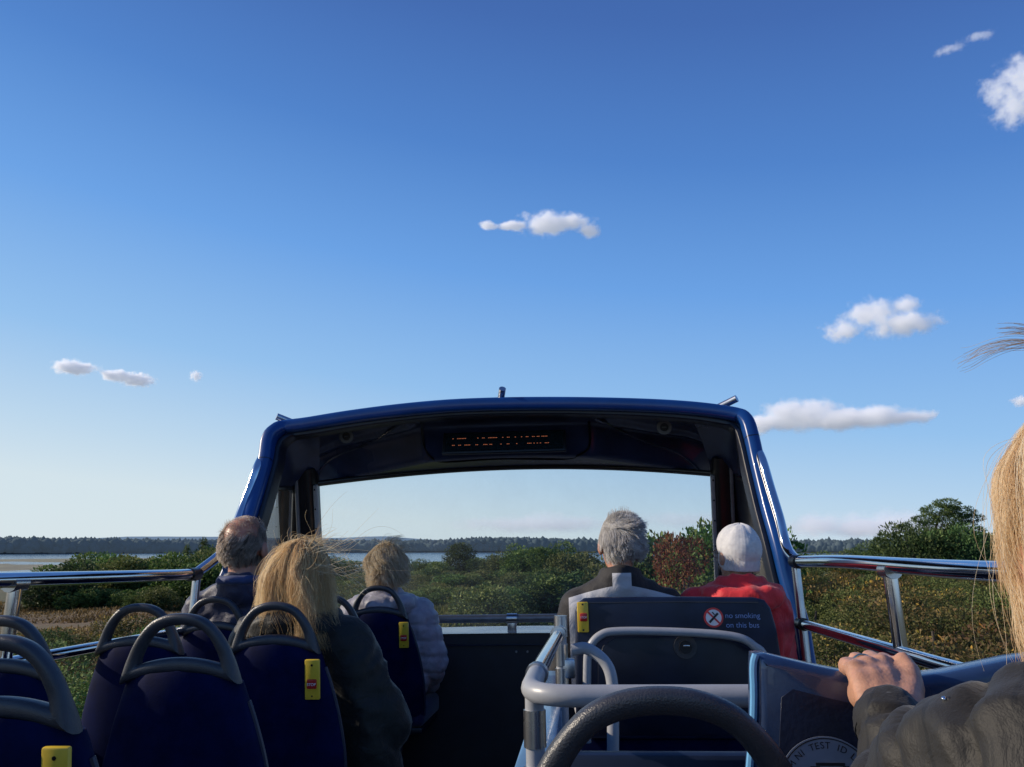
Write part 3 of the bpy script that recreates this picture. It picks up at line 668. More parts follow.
SK_C = Vector((0, -0.012, 0.030)); SK_R = (0.077, 0.097, 0.090)
def head_prims(g, mh, s=1.0):
    def E_(c, r): ell(g, (0, 0, 0), [q * s for q in r], mh @ Matrix.Translation(Vector(c) * s))
    E_(SK_C, SK_R)
    E_((0, 0.030, -0.030), (0.062, 0.058, 0.080)); E_((0, 0.048, -0.082), (0.042, 0.040, 0.032)); E_((0, 0.022, -0.070), (0.055, 0.052, 0.040))
    E_((0, 0.066, 0.022), (0.050, 0.022, 0.014))                                  # brow
    for sg in (-1, 1):
        E_((sg * 0.036, 0.062, -0.025), (0.022, 0.020, 0.020))                     # cheek
        E_((sg * 0.083, -0.008, -0.010), (0.012, 0.021, 0.034)); E_((sg * 0.076, 0.004, -0.020), (0.012, 0.010, 0.022))   # ear
    cap(g, mh @ Vector((0, 0.086 * s, 0.006 * s)), mh @ Vector((0, 0.108 * s, -0.030 * s)), 0.008 * s, 0.013 * s)
    for sg in (-1, 1): E_((sg * 0.012, 0.094, -0.034), (0.009, 0.010, 0.008))
    E_((0, 0.086, -0.056), (0.022, 0.010, 0.005)); E_((0, 0.085, -0.066), (0.019, 0.010, 0.006))
def hand_prims(g, w, fwd, side, s=1.0):
    """relaxed hand: palm, four fingers of unequal length, thumb off the side. side points towards the thumb"""
    w, fwd, side = Vector(w), Vector(fwd).normalized(), Vector(side).normalized(); dn = -fwd.cross(side)
    if dn.z > 0: dn = -dn
    for k, (off, l1) in enumerate(((0.026, 0.068), (0.009, 0.074), (-0.009, 0.069), (-0.026, 0.055))):
        a = w + side * off * 0.7 * s; b = w + fwd * 0.075 * s + side * off * s; cap(g, a, b, 0.013 * s, 0.0105 * s, 10)
        c = b + (fwd * 0.92 + dn * 0.38) * l1 * 0.5 * s; d = c + (fwd * 0.55 + dn * 0.8) * l1 * 0.32 * s; e = d + (fwd * 0.2 + dn * 0.95) * l1 * 0.25 * s
        chain(g, [b, c, d, e], [0.0095 * s, 0.0085 * s, 0.008 * s, 0.007 * s], 10)
    a = w + side * 0.020 * s + fwd * 0.015 * s; b = a + (side * 0.75 + fwd * 0.6 + dn * 0.15) * 0.042 * s; c = b + (side * 0.3 + fwd * 0.9 + dn * 0.25) * 0.032 * s; d = c + (fwd * 0.95 + dn * 0.3) * 0.024 * s
    chain(g, [a, b, c, d], [0.014 * s, 0.0115 * s, 0.0105 * s, 0.0085 * s], 10)

def hair_tubes(name, paths, r, m, parent, tint, taper=0.35):
    """paths: (n,k,3) -> three-sided hair tubes in one mesh"""
    n, k, _ = paths.shape; T = np.gradient(paths, axis=1); T /= np.linalg.norm(T, axis=2, keepdims=True) + 1e-9
    ref = rng.normal(0, 1, (n, 1, 3)); A = np.cross(T, ref); A /= np.linalg.norm(A, axis=2, keepdims=True) + 1e-9; B = np.cross(T, A)
    rr = (np.asarray(r).reshape(-1, 1, 1) * np.linspace(1, taper, k)[None, :, None])
    V = np.stack([paths + rr * (A * math.cos(2 * PI * j / 3) + B * math.sin(2 * PI * j / 3)) for j in range(3)], 2).reshape(-1, 3)
    i = np.arange(n)[:, None, None] * (k * 3) + np.arange(k - 1)[None, :, None] * 3; j = np.arange(3)[None, None, :]; j2 = (j + 1) % 3
    F = np.stack([i + j, i + j2, i + 3 + j2, i + 3 + j], -1).reshape(-1, 4); nf = len(F)
    me = bpy.data.meshes.new(name); me.vertices.add(len(V)); me.vertices.foreach_set('co', V.astype(np.float32).reshape(-1)); me.loops.add(nf * 4); me.loops.foreach_set('vertex_index', F.astype(np.int32).reshape(-1))
    me.polygons.add(nf); me.polygons.foreach_set('loop_start', np.arange(0, nf * 4, 4, dtype=np.int32)); me.polygons.foreach_set('loop_total', np.full(nf, 4, dtype=np.int32)); me.update(calc_edges=True)
    me.polygons.foreach_set('use_smooth', [True] * nf)
    a = me.attributes.new('tint', 'FLOAT', 'FACE'); a.data.foreach_set('value', np.repeat(np.clip(tint, 0, 1), (k - 1) * 3).astype(np.float32)); me.materials.append(m)
    o = bpy.data.objects.new(name, me); COL.objects.link(o); o.parent = parent; return o
def snoise(P, f, seed):
    q = P * f; s_ = seed
    return np.stack([np.sin(q[:, 1] * 1.7 + q[:, 2] * 1.1 + s_) + np.sin(q[:, 2] * 2.9 - q[:, 0] * 1.3 + s_ * 2), np.sin(q[:, 2] * 1.9 + q[:, 0] * 1.2 + s_ * 3) + np.sin(q[:, 0] * 3.1 + q[:, 1] + s_), np.sin(q[:, 0] * 1.6 + q[:, 1] * 1.4 + s_ * 1.5) + np.sin(q[:, 1] * 2.7 + q[:, 2] * 0.9 + s_ * 4)], 1) * 0.5
def grow(mh, s, accept, n, length, steps, lift, grav, wind, curl, seed, comb=None, bodies=(), off=1.02, lvar=0.25, clump=0.5, per=22, wave=0.0):
    """strands seeded on the skull (head frame), grown in the thing's frame, kept outside the skull and extra ellipsoids"""
    q = np.random.default_rng(seed); D = q.normal(0, 1, (n * 4, 3)); D /= np.linalg.norm(D, axis=1, keepdims=True); D = D[accept(D)][:n]; n = len(D)
    RR = np.array(SK_R) * s; CC = np.array(SK_C) * s; M3 = np.array(mh.to_3x3()); T0 = np.array(mh.translation)
    loc = CC + D * RR * off; nl = D / RR; nl /= np.linalg.norm(nl, axis=1, keepdims=True)
    inv = np.linalg.inv(M3); P = loc @ M3.T + T0; d = nl @ M3.T
    cmb = np.zeros_like(d) if comb is None else comb(D) @ M3.T
    d = d * lift + cmb; d /= np.linalg.norm(d, axis=1, keepdims=True) + 1e-9
    L_ = length * (1 + q.uniform(-lvar, lvar, n)); st = (L_ / steps)[:, None]; paths = [P.copy()]
    w = np.array(wind) * q.uniform(0.4, 1.6, (n, 1)); ph = q.normal(0, 0.10, (n, 3))
    for k in range(steps):
        t = k / steps
        d = d + (np.array([0, 0, -1.0]) * grav + w * t + snoise(P + ph * 0.15, 16, seed) * curl + cmb * 0.12); d /= np.linalg.norm(d, axis=1, keepdims=True) + 1e-9
        P = P + d * st
        l_ = ((P - T0) @ inv.T - CC) / RR; m_ = np.linalg.norm(l_, axis=1, keepdims=True); lim = off * (1.0 + 0.05 * q.random((n, 1)) * min(1, k / 2))
        P = np.where(m_ < lim, (l_ / np.maximum(m_, 1e-6) * lim * RR + CC) @ M3.T + T0, P)
        for (bc, br_) in bodies:
            bc_, br2 = np.array(bc), np.array(br_); l_ = (P - bc_) / br2; m_ = np.linalg.norm(l_, axis=1, keepdims=True)
            P = np.where(m_ < 1.0, l_ / np.maximum(m_, 1e-6) * br2 + bc_, P)
        paths.append(P.copy())
    PA = np.stack(paths, 1); tc_ = q.normal(0, 0.16, n)
    if clump and n > 300:                                     # strands gather into locks
        gi = q.choice(n, max(8, n // per), replace=False); near = np.empty(n, int)
        for i0 in range(0, n, 2000): near[i0:i0 + 2000] = gi[((PA[i0:i0 + 2000, None, 0] - PA[None, gi, 0]) ** 2).sum(2).argmin(1)]
        tt = np.linspace(0, 1, PA.shape[1])[None, :, None] ** 1.1 * clump * q.uniform(0.5, 1.15, (n, 1, 1)); PA = PA + (PA[near] - PA) * tt; tc_ = tc_[near]
        if wave:
            ph_ = q.uniform(0, 6.28, n)[near]; dv = q.normal(0, 1, (n, 3))[near]; dv[:, 2] *= 0.2; k_ = PA.shape[1]; t1 = np.linspace(0, 1, k_); fr = q.uniform(1.2, 2.2, n)[near]
            PA = PA + dv[:, None, :] * (np.sin(t1[None, :] * 6.28 * fr[:, None] + ph_[:, None]) * t1[None, :] ** 0.8 * wave)[:, :, None]
    tint = 0.5 + snoise(PA[:, 0], 55, seed + 2)[:, 0] * 0.15 + q.normal(0, 0.10, n) + tc_
    return PA, tint
def hair_cap(g, mh, s, accept, off=1.015, nu=40, nv=24):
    """under-layer of hair on the skull"""
    vs = []; ok = []
    for j in range(nv + 1):
        for i in range(nu):
            a = 2 * PI * i / nu; b = PI * j / nv; d = np.array([math.cos(a) * math.sin(b), math.sin(a) * math.sin(b), math.cos(b)])
            ok.append(bool(accept(d[None, :])[0])); vs.append(mh @ ((SK_C + Vector([d[k] * SK_R[k] * off for k in range(3)])) * s))
    fs = []
    for j in range(nv):
        for i in range(nu):
            q = (j * nu + i, j * nu + (i + 1) % nu, (j + 1) * nu + (i + 1) % nu, (j + 1) * nu + i)
            if all(ok[k] for k in q): fs.append(q)
    g.add(vs, fs)
M_CAP = {}
def cap_mat(m):
    if m.name not in M_CAP:
        c = m.copy(); c.name = m.name + '_under'; M_CAP[m.name] = c
        for n_ in c.node_tree.nodes:
            if n_.type == 'MIX_SHADER' and abs(n_.inputs[0].default_value - 0.42) < 1e-4: n_.inputs[0].default_value = 0.0
    return M_CAP[m.name]
def cap_obj(name, mh, s, accept, m, root, off=1.015, t=0.25):
    g = G(); hair_cap(g, mh, s, accept, off); o = g.build(name, cap_mat(m), root, ang=180)
    a = o.data.attributes.new('tint', 'FLOAT', 'FACE'); a.data.foreach_set('value', np.full(len(o.data.polygons), t, np.float32)); return o

def person(label, Hpx, Y, yaw=0.0, tilt=0.0, sw=0.42, hs=1.0, skin='skin', elbow_out=0.06, lean=0.0, shdrop=0.232, hipz=-0.55, hip_y=0.08, roll=0.0, extra=None, arms=None):
    """seated person; returns everything needed to dress it. Local origin at the pelvis on the seat"""
    H = at(*Hpx, Y); hip = Vector((H.x + lean, H.y - 0.03 + hip_y, hipz))
    root = empty('person', hip, label, 'person')
    h = H - hip                                               # head centre in local coordinates
    mh = Matrix.Translation(h) @ Matrix.Rotation(yaw, 4, 'Z') @ Matrix.Rotation(roll, 4, 'Y') @ Matrix.Rotation(tilt, 4, 'X')
    J = dict(h=h, neck=h + Vector((0, -0.035, -0.15)) * hs, chest=h * 0.5 + Vector((0, -0.025, 0.02)))
    J['chest'] = Vector((h.x * 0.6, -0.02, h.z - 0.36 * hs))
    for sg, n_ in ((-1, 'l'), (1, 'r')):
        sh = Vector((h.x * 0.8 + sg * (sw / 2 - 0.055), -0.03, h.z - shdrop * hs)); J['sh' + n_] = sh
        J['el' + n_] = sh + Vector((sg * elbow_out, 0.06, -0.27)); J['wr' + n_] = J['el' + n_] + Vector((-sg * (elbow_out + 0.05), 0.22, 0.0))
        J['hip' + n_] = Vector((sg * 0.09, 0.0, 0.0)); J['kn' + n_] = Vector((sg * 0.12, 0.40, 0.0)); J['an' + n_] = Vector((sg * 0.11, 0.44, -0.44))
    if arms: J.update({k: Vector(v) - hip for k, v in arms.items()})
    g = G(); head_prims(g, mh, hs)
    cap(g, h + Vector((0, -0.02, -0.06)) * hs, J['neck'] + Vector((0, 0.005, -0.03)), 0.052 * hs, 0.050 * hs)
    cap(g, J['shl'], J['shr'], 0.05, 0.05); ell(g, J['chest'], (sw * 0.36, 0.10, 0.18)); ell(g, (J['chest'] * 0.45), (0.135, 0.10, 0.16)); ell(g, (0, 0.0, 0.0), (0.155, 0.115, 0.10))
    for n_, sg in (('l', -1), ('r', 1)):
        chain(g, [J['sh' + n_], J['el' + n_], J['wr' + n_]], [0.045, 0.036, 0.025])
        if not (extra and n_ in extra): hand_prims(g, J['wr' + n_], (J['wr' + n_] - J['el' + n_]), (-sg, 0, 0.25), 0.92)
        chain(g, [J['hip' + n_], J['kn' + n_], J['an' + n_]], [0.085, 0.055, 0.036]); cap(g, J['an' + n_] + Vector((0, 0, -0.03)), J['an' + n_] + Vector((0, 0.13, -0.05)), 0.036, 0.03)
    if extra: extra['fn'](g, hip)
    body = fuse('body', g, 0.0035 if extra else 0.0065, M[skin], root, 2 if extra else 3)
    for sg in (-1, 1):
        g = G(); ell(g, (0, 0, 0), (0.0125 * hs,) * 3, mh @ Matrix.Translation(Vector((sg * 0.031, 0.0745, 0.002)) * hs), 14); e_ = g.build('eye', M['eye'], body)
        g = G(); ell(g, (0, 0, 0), (0.006 * hs, 0.003 * hs, 0.006 * hs), mh @ Matrix.Translation(Vector((sg * 0.031, 0.086, 0.002)) * hs), 10); g.build('iris', M['frame'], body)
    # trousers and shoes
    g = G(); ell(g, (0, 0.0, -0.01), (0.172, 0.130, 0.11))
    for n_ in 'lr': chain(g, [J['hip' + n_], J['kn' + n_], J['an' + n_]], [0.098, 0.072, 0.056])
    fuse('trousers', g, 0.013, M['trouser'], root, 3, wrinkle(0.006, 14))
    for n_ in 'lr':
        g = G(); ell(g, J['an' + n_] + Vector((0, 0.06, -0.055)), (0.046, 0.13, 0.038)); cap(g, J['an' + n_], J['an' + n_] + Vector((0, 0.01, -0.05)), 0.045, 0.045); fuse('shoe', g, 0.01, M['shoe'], root, 2)
    return root, mh, J, H, hip
def coat(root, J, sw, m, fat=0.03, wr=(0.008, 9, 0), collar=0.075, hood=False, extra=None, voxel=0.011, arm=1.0, smooth=4, hem=True, sleeve_end=0.95, skip=(), disp=None, yoke=1.0):
    g = G(); c = J['chest']; f = fat
    cap(g, J['shl'] + Vector((0.01, 0, 0)), J['shr'] - Vector((0.01, 0, 0)), 0.052 + f, 0.052 + f)
    for n_, sg in (('l', 1), ('r', -1)): cap(g, J['neck'] + Vector((0, 0, -0.005)), J['sh' + n_] + Vector((sg * 0.02, 0, 0.02)), (0.05 + f * 0.6) * yoke, (0.035 + f) * yoke)
    ell(g, c, (sw * 0.37 + f, 0.108 + f, 0.20)); ell(g, c * 0.55 + Vector((0, 0.0, 0.0)), (0.15 + f, 0.115 + f, 0.20)); ell(g, (0, 0.0, 0.03), (0.17 + f, 0.13 + f, 0.15))
    for n_ in 'lr':
        if n_ in skip: continue
        w = lerp(J['el' + n_], J['wr' + n_], sleeve_end)
        chain(g, [J['sh' + n_], J['el' + n_], w], [(0.056 + f) * arm, (0.046 + f) * arm, (0.034 + f * 0.8) * arm])
    nk = J['neck']
    for k in range(14):                                       # stand-up collar
        a = 2 * PI * k / 14; a2 = 2 * PI * (k + 1) / 14; p = lambda b: nk + Vector((math.cos(b) * collar, 0.012 + math.sin(b) * collar * 0.95, 0.012 + 0.012 * -math.sin(b)))
        cap(g, p(a), p(a2), 0.022, 0.022, 8); cap(g, p(a) + Vector((0, 0, 0.03)) * 0.9, p(a2) + Vector((0, 0, 0.03)) * 0.9, 0.016, 0.016, 8)
    if hood:
        for k in range(9):                                    # folded hood lying on the shoulders
            a = PI + PI * k / 9 - 0.0; a2 = PI + PI * (k + 1) / 9; p = lambda b: nk + Vector((math.cos(b) * (collar + 0.045), 0.0 + math.sin(b) * (collar + 0.035), -0.005 + 0.02 * math.sin(b)))
            cap(g, p(a), p(a2), 0.034 + 0.012 * math.sin(k / 9 * PI), 0.034 + 0.012 * math.sin((k + 1) / 9 * PI), 10)
    if extra: extra(g)
    return fuse('jacket', g, voxel, m, root, smooth, disp or wrinkle(*wr))

front = lambda D: D[:, 1]
# 1 --- balding man in a navy coat, left window seat
r1, mh, J, H, hip = person('balding older man in a navy coat, seen from behind at the left side', (246, 548), 3.30, yaw=-0.12, tilt=0.10, sw=0.46, skin='skinred', hs=1.12)
m_, *_ = coat_mat('navy_anorak', (0.022, 0.026, 0.060), 0.5)
jk = coat(r1, J, 0.48, m_, 0.032, (0.012, 9, 1.0), 0.072)
m_, *_ = coat_mat('blue_collar', (0.03, 0.05, 0.14), 0.7)
g = G()
for k in range(12):
    a, a2 = PI * 0.95 + PI * 1.1 * k / 12, PI * 0.95 + PI * 1.1 * (k + 1) / 12; p = lambda b: J['neck'] + Vector((math.cos(b) * 0.083, 0.008 + math.sin(b) * 0.080, 0.034)); cap(g, p(a), p(a2), 0.019, 0.019, 8)
fuse('collar', g, 0.007, m_, jk, 2, wrinkle(0.004, 20))
acc = lambda D: (D[:, 2] < 0.34 - 0.22 * (D[:, 1] < -0.2) + 0.30 * (D[:, 0] < -0.6) + 0.10 * np.sin(D[:, 0] * 9 + 1) + 0.28 * (np.modf(np.abs(D[:, 0] * 913.7 + D[:, 1] * 371.3))[0] ** 3)) & (D[:, 1] < 0.35) & (D[:, 2] > -0.80) & ~((np.abs(D[:, 0]) > 0.8) & (D[:, 2] < -0.18) & (D[:, 1] > -0.25))
hc = cap_obj('hair', mh, 1.12, lambda D: acc(D) & (D[:, 2] < -0.12), M['greybrown'], r1, 1.008, 0.6)
PA, t_ = grow(mh, 1.12, acc, 7000, 0.034, 6, 0.30, 0.10, (0, 0, 0), 0.16, 3, comb=lambda D: np.stack([D[:, 0] * 0.1, -0.7 + 0 * D[:, 1], -0.7 + 0 * D[:, 1]], 1))
t_ = t_ + np.where(PA[:, 0, 0] < mh.translation.x, 0.25, -0.06); hair_tubes('short_hair', PA, 0.0010, M['greybrown'], hc, t_ + 0.15)  # strands on the left tinted lighter, sunlight painted into the hair colour
PA, t_ = grow(mh, 1.12, lambda D: (D[:, 2] > 0.3) & (D[:, 1] < 0.6), 700, 0.045, 6, 0.3, 0.03, (0, 0, 0), 0.2, 4, comb=lambda D: np.stack([0.5 + 0 * D[:, 0], -0.6 + 0 * D[:, 1], 0 * D[:, 1]], 1)); hair_tubes('thin_hair', PA, 0.0006, M['greybrown'], hc, t_ + 0.4)

# 2 --- woman with long blonde hair, left aisle seat
r2, mh, J, H, hip = person('woman with long windblown blonde hair in a dark hooded coat', (303, 574), 2.67, yaw=-0.10, tilt=0.16, sw=0.42, hs=0.94, roll=0.06,
    arms={'elr': (-0.655, 2.70, -0.49), 'wrr': (-0.74, 2.90, -0.52), 'shr': (-0.785, 2.62, -0.235)})
m_, *_ = coat_mat('dark_waxed_coat', (0.0032, 0.0048, 0.0058), 0.55, 0.5)
def ex(g):
    cap(g, J['shr'] + Vector((0.02, 0, -0.05)), Vector((0.27, -0.02, -0.16)), 0.085, 0.10); cap(g, Vector((0.22, 0.0, -0.02)), Vector((0.33, 0.05, -0.30)), 0.085, 0.045); cap(g, Vector((0.16, -0.03, 0.0)), Vector((0.24, 0.0, -0.26)), 0.06, 0.05)
jk = coat(r2, J, 0.44, m_, 0.036, (0.014, 8, 4.0), 0.080, hood=True, extra=ex)
p = J['neck'] + Vector((0.018, -0.132, 0.012)); g = G(); g.box(p, (0.012, 0.004, 0.016), bev=0.001); tg = g.build('red_tab', M['redprint'], jk); g = G(); g.box(p + Vector((0.009, 0, 0)), (0.005, 0.0045, 0.016)); g.build('white_tab', M['white'], jk)
acc = lambda D: ((D[:, 1] < 0.35) | (D[:, 2] > 0.62)) & (D[:, 2] > -0.55)
hc = cap_obj('hair', mh, 0.94, lambda D: (D[:, 1] < 0.3) & (D[:, 2] > -0.75) | (D[:, 2] > 0.6), M['blonde'], r2, 1.03, 0.5)
bod = [(J['neck'] + Vector((0, -0.01, 0.0)), (0.095, 0.10, 0.09))]; bod2 = [(J['neck'] + Vector((0.06, 0, -0.10)), (0.15, 0.15, 0.10))] + bod
cmbf = lambda D: np.stack([np.sign(D[:, 0]) * 0.10 + D[:, 0] * 0.25, -0.30 + 0 * D[:, 1], -0.35 * (D[:, 2] < 0.5)], 1)
PA, t_ = grow(mh, 0.94, acc, 13000, 0.200, 18, 0.12, 0.36, (0.030, -0.02, 0.0), 0.13, 11, comb=cmbf, bodies=bod, off=1.09, wave=0.007, lvar=0.38, per=45); hair_tubes('long_hair', PA, 0.00062, M['blonde'], hc, t_ + 0.14)
PA, t_ = grow(mh, 0.94, lambda D: acc(D) & (D[:, 0] > -0.1), 3000, 0.245, 18, 0.13, 0.34, (0.10, -0.03, 0.0), 0.12, 12, comb=cmbf, bodies=bod2, off=1.09, wave=0.009, lvar=0.4, per=45); hair_tubes('blown_hair', PA, 0.0006, M['blonde'], hc, t_)
PA, t_ = grow(mh, 0.94, lambda D: (D[:, 0] > 0.25) & (D[:, 2] > -0.2) & (D[:, 2] < 0.75), 60, 0.22, 18, 0.5, 0.04, (0.20, 0.02, 0.02), 0.28, 15, off=1.08, lvar=0.5); hair_tubes('flyaway_hair', PA, 0.0008, M['blonde'], hc, t_ + 0.35)
PA, t_ = grow(mh, 0.94, acc, 380, 0.20, 14, 0.2, 0.36, (0.05, -0.01, 0.0), 0.17, 16, comb=cmbf, bodies=bod, off=1.08, lvar=0.5); hair_tubes('flyaway_hair', PA, 0.0006, M['blonde'], hc, t_ + 0.3)
PA, t_ = grow(mh, 0.94, lambda D: (D[:, 2] > 0.55), 110, 0.08, 12, 0.22, 0.12, (0.25, 0, 0.0), 0.3, 17, off=1.05, lvar=0.4); hair_tubes('flyaway_hair', PA, 0.0007, M['blonde'], hc, t_ + 0.2)

# 3 --- woman with short fair hair in a lilac quilted coat, front left seat
r3, mh, J, H, hip = person('woman with short fair windblown hair in a pale lilac quilted coat', (387, 569), 3.95, yaw=-0.15, tilt=0.12, sw=0.42, hs=1.04,
    arms={'elr': (-0.765, 4.02, -0.44), 'wrr': (-0.82, 4.22, -0.56)})
m_, nt, b, colo, tc = coat_mat('lilac_quilt', (0.36, 0.335, 0.40), 0.45, 0.3, 20)
def quilt(p):
    u = (p.z + 0.25 * p.x * p.x) / 0.075; v = p.x / 0.11 + (0.5 if int(math.floor(u)) % 2 else 0)
    a = abs((u % 1) - 0.5) * 2; b = abs((v % 1) - 0.5) * 2
    return 0.010 * (1 - max(a ** 4, 0.6 * b ** 6)) + wrinkle(0.005, 16)(p)
jk = coat(r3, J, 0.44, m_, 0.040, collar=0.080, hood=True, voxel=0.010, disp=quilt)
acc = lambda D: ((D[:, 1] < 0.3) | (D[:, 2] > 0.5)) & (D[:, 2] > -0.62)
hc = cap_obj('hair', mh, 1.04, acc, M['fair'], r3, 1.04, 0.6)
PA, t_ = grow(mh, 1.04, acc, 5200, 0.085, 9, 0.22, 0.22, (0.03, 0, 0), 0.20, 21, comb=lambda D: np.stack([0.40 + 0.15 * D[:, 0], -0.45 + 0 * D[:, 1], -0.2 + 0 * D[:, 0]], 1), off=1.07); hair_tubes('short_hair', PA, 0.0012, M['fair'], hc, t_)
PA, t_ = grow(mh, 1.04, lambda D: acc(D) & (D[:, 0] > -0.2), 600, 0.065, 9, 0.2, 0.20, (0.20, 0, 0.0), 0.20, 22, off=1.08, lvar=0.5); hair_tubes('blown_hair', PA, 0.0009, M['fair'], hc, t_ + 0.1)

# 4 --- grey-haired man in the black and grey jacket
r4, mh, J, H, hip = person('grey-haired man in a black jacket with a grey back panel', (619, 545), 3.14, yaw=0.24, tilt=0.04, sw=0.44, shdrop=0.262, hs=0.94, skin='skinred')
m_, nt, b, colo, tc = coat_mat('black_grey_jacket', (0.012, 0.012, 0.016), 0.7)
sp = N(nt, 'ShaderNodeSeparateXYZ'); lk(nt, tc.outputs['Object'], sp.inputs[0])
dz = mth(nt, 'SUBTRACT', J['neck'].z + 0.040, sp.outputs[2]); xa = mth(nt, 'ABSOLUTE', mth(nt, 'SUBTRACT', sp.outputs[0], J['neck'].x))
hw = mth(nt, 'ADD', 0.036, mth(nt, 'MULTIPLY', mth(nt, 'POWER', mth(nt, 'MAXIMUM', mth(nt, 'SUBTRACT', dz, 0.055), 0.0), 0.85), 2.5))
inside = mth(nt, 'MULTIPLY', mth(nt, 'LESS_THAN', xa, hw), mth(nt, 'MULTIPLY', mth(nt, 'GREATER_THAN', dz, 0.006), mth(nt, 'MULTIPLY', mth(nt, 'LESS_THAN', sp.outputs[1], 0.02), mth(nt, 'LESS_THAN', xa, 0.205))))
lk(nt, mixc(nt, inside, colo, (0.42, 0.43, 0.47)), b.inputs['Base Color'])
jk = coat(r4, J, 0.455, m_, 0.030, (0.007, 7, 2.0), 0.070)
acc = lambda D: ((D[:, 1] < 0.25) | (D[:, 2] > 0.55)) & (D[:, 2] > -0.80) & ~((np.abs(D[:, 0]) > 0.78) & (D[:, 2] < -0.2) & (D[:, 1] > -0.25))
hc = cap_obj('hair', mh, 0.94, acc, M['white_hair'], r4, 1.03, 0.35)
PA, t_ = grow(mh, 0.94, acc, 7000, 0.045, 7, 0.25, 0.07, (0, 0, 0), 0.20, 31, comb=lambda D: np.stack([0.45 * (D[:, 2] > 0.35) + 0.15 * D[:, 0], -0.6 + 0 * D[:, 1], -0.55 * (D[:, 2] < 0.4)], 1), off=1.05); hair_tubes('short_hair', PA, 0.0010, M['white_hair'], hc, t_ + 0.05)
PA, t_ = grow(mh, 0.94, lambda D: acc(D) & (D[:, 2] > 0.45), 400, 0.045, 7, 0.45, 0.05, (0.15, 0, 0), 0.3, 32, comb=lambda D: np.stack([0.7 + 0 * D[:, 0], -0.2 + 0 * D[:, 1], 0 * D[:, 1]], 1), off=1.06); hair_tubes('tuft', PA, 0.0010, M['white_hair'], hc, t_ + 0.15)
def spectacles(root, mh, s):
    g = G(); T_ = lambda x, y, z: mh @ (Vector((x, y, z)) * s)
    for sg in (-1, 1):
        g.tube([T_(sg * 0.078, -0.01, 0.008), T_(sg * 0.076, 0.04, 0.010), T_(sg * 0.064, 0.094, 0.008)], 0.0022, 6)
        g.tube([T_(sg * 0.034 + 0.027 * math.cos(a), 0.100 - 0.004 * abs(math.cos(a)), 0.002 + 0.019 * math.sin(a)) for a in np.linspace(0, 2 * PI, 21)], 0.002, 6, cap=False)
    g.tube([T_(-0.008, 0.101, 0.006), T_(0, 0.104, 0.009), T_(0.008, 0.101, 0.006)], 0.002, 6)
    return g.build('spectacles', M['frame'], root)
spectacles(r4, mh, 0.94)

# 5 --- person in the white knit hat and red coat
r5, mh, J, H, hip = person('person in a white knit hat and red coat beside the right canopy pillar', (737, 556), 3.14, yaw=0.42, tilt=0.10, sw=0.42, hs=0.88,
    arms={'elr': (0.74, 3.22, -0.42), 'shr': (0.712, 3.15, -0.17), 'wrr': (0.69, 3.44, -0.44)})
m_, *_ = coat_mat('red_coat', (0.60, 0.024, 0.032), 0.6, 0.4, 12)
jk = coat(r5, J, 0.43, m_, 0.034, (0.011, 10, 6.0), 0.078, hood=True)
wm_, nt, out = new_mat('white_knit'); b = N(nt, 'ShaderNodeBsdfPrincipled', Roughness=0.9); b.inputs['Sheen Weight'].default_value = 0.3; lk(nt, b.outputs[0], out.inputs[0]); tc = N(nt, 'ShaderNodeTexCoord')
at2 = N(nt, 'ShaderNodeTexNoise', Scale=60.0, Detail=4.0); lk(nt, tc.outputs['Object'], at2.inputs['Vector']); rp = ramp(nt, at2.outputs[0], [(0.3, (0.46, 0.46, 0.48)), (0.7, (0.58, 0.58, 0.59))]); lk(nt, rp.outputs[0], b.inputs['Base Color'])
wv = N(nt, 'ShaderNodeTexWave', Scale=70.0, Distortion=3.0, Detail=3.0); wv.bands_direction = 'Z'; lk(nt, tc.outputs['Object'], wv.inputs['Vector']); bp = N(nt, 'ShaderNodeBump', Strength=0.22, Distance=0.003); lk(nt, wv.outputs[0], bp.inputs['Height']); lk(nt, bp.outputs[0], b.inputs['Normal'])
g = G(); rings = []
for k in range(33):
    t = k / 32; ph = PI * 0.80 * (1 - t) + 0.03 * t
    ring = []
    for j in range(160):
        a = 2 * PI * j / 160; fold = 1 + 0.018 * math.sin(a * 5 + 1) * t + 0.012 * math.sin(a * 9) * t + 0.0018 * math.sin(a * 40) + (0.025 if t < 0.16 else 0)
        sp_ = math.sin(ph) if ph < PI / 2 else max(math.sin(ph), 0.93 - 0.05 * (ph - PI / 2)); d = Vector((math.cos(a) * sp_, math.sin(a) * sp_, math.cos(ph)))
        p = SK_C + Vector((d.x * SK_R[0] * 1.16, d.y * SK_R[1] * 1.13, d.z * SK_R[2] * 1.20)) * fold + Vector((0.0, -0.012 * t, 0.006 * t)) + Vector((0, 0, 0.060 * max(0, math.sin(a)) * (1 - t) ** 1.5))
        p = p * (1 + 0.022 * mnoise.noise(p * 22) + 0.012 * mnoise.noise(p * 55)); ring.append(mh @ (p * 0.88))
    rings.append(ring)
g.loft(rings); hat = g.build('knit_hat', wm_, r5, ang=180)
acc = lambda D: (D[:, 2] < -0.25) & (D[:, 2] > -0.8) & (D[:, 1] < 0.6) & (D[:, 0] < -0.45)
PA, t_ = grow(mh, 0.88, acc, 200, 0.040, 8, 0.25, 0.26, (-0.07, 0, 0), 0.2, 41, off=1.04, bodies=[(J['neck'], (0.10, 0.10, 0.06))]); hair_tubes('hair', PA, 0.0009, M['greybrown'], r5, t_ + 0.35)
spectacles(r5, mh, 0.88)

